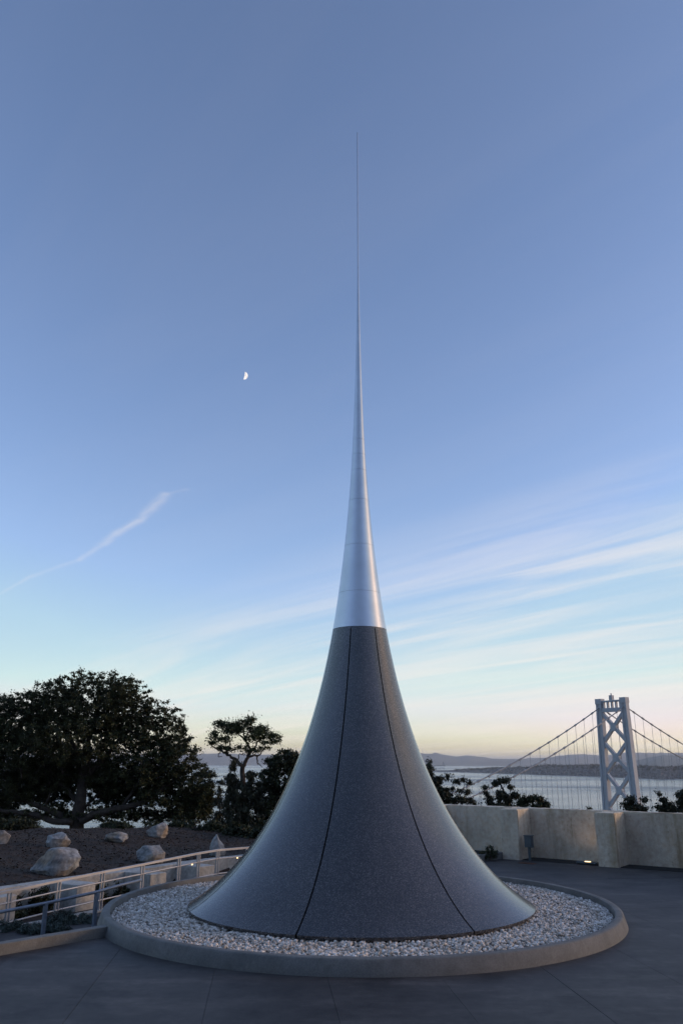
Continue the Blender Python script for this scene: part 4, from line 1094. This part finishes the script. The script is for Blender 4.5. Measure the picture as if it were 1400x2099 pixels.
# ------------------------------------------------------------------ moon
mc = ray(500.5, 770).normalized(); MDIST = 90000.0; MR = MDIST * 0.00472
mpos = CAM + mc * MDIST
lit = (rt * 0.95 + upv * -0.22).normalized(); lit = (lit - mc * lit.dot(mc)).normalized(); oth = mc.cross(lit).normalized()
V, F = [], []; nu, nv = 24, 10
kk = -0.13                                   # slightly less than half is lit
for i in range(nu + 1):
    t = -math.pi / 2 + math.pi * i / nu
    for j in range(nv + 1):
        u_ = (1 - j / nv) * (-kk) + (j / nv)
        x = math.cos(t) * u_; y = math.sin(t); zq = math.sqrt(max(0, 1 - x * x - y * y))
        V.append(mpos + (lit * x + oth * y - mc * zq) * MR)
for i in range(nu):
    for j in range(nv):
        a = i * (nv + 1) + j; F.append((a, a + 1, a + nv + 2, a + nv + 1))
M_MOON = bpy.data.materials.new('moon_surface'); M_MOON.use_nodes = True
t_ = M_MOON.node_tree; b_ = t_.nodes['Principled BSDF']; b_.inputs['Base Color'].default_value = (0, 0, 0, 1); b_.inputs['Specular IOR Level'].default_value = 0
tc_ = N(t_, 'ShaderNodeTexCoord'); n_n = N(t_, 'ShaderNodeTexNoise'); n_n.inputs['Scale'].default_value = 1.0 / MR * 3; t_.links.new(tc_.outputs['Object'], n_n.inputs['Vector'])
r_n = N(t_, 'ShaderNodeValToRGB'); r_n.color_ramp.elements[0].position = 0.4; r_n.color_ramp.elements[0].color = (0.62, 0.55, 0.55, 1); r_n.color_ramp.elements[1].position = 0.6; r_n.color_ramp.elements[1].color = (1, 0.97, 0.94, 1)
t_.links.new(n_n.outputs['Fac'], r_n.inputs[0]); t_.links.new(r_n.outputs[0], b_.inputs['Emission Color']); b_.inputs['Emission Strength'].default_value = 0.62
moon = mk('moon', V, F, M_MOON, None, True)
tag(moon, 'small white half moon in the blue sky left of the spire', 'moon')

# ------------------------------------------------------------------ air over the bay
hz = MB().box((0, 0, (-110 + 262) / 2), (120500, 120500, 372)).build('haze', bpy.data.materials.new('haze_air'))
hz['kind'] = 'stuff'; hz['label'] = 'pale blue evening haze over the bay'; hz['category'] = 'haze'
hm = hz.data.materials[0]; hm.use_nodes = True; ht = hm.node_tree; ht.nodes.clear()
ho = N(ht, 'ShaderNodeOutputMaterial'); hv = N(ht, 'ShaderNodeVolumePrincipled')
hv.inputs['Color'].default_value = (0.97, 0.97, 1.0, 1); hv.inputs['Density'].default_value = 0.000027; hv.inputs['Anisotropy'].default_value = 0.1
ht.links.new(hv.outputs[0], ho.inputs['Volume'])

# one dry leaf caught in the gravel at the foot of the panels
lf = at_z(475, 1903, 0.17)
o = mk('fallen_leaf', [lf + Vector(p) for p in ((-0.07, 0, 0), (-0.02, -0.03, 0.012), (0.06, -0.01, 0.0), (0.0, 0.03, 0.016), (0.0, 0.0, -0.004))], [(0, 1, 4), (1, 2, 4), (2, 3, 4), (3, 0, 4)], M_RUST)
tag(o, 'small dry brown leaf lying in the gravel at the foot of the spire', 'leaf')
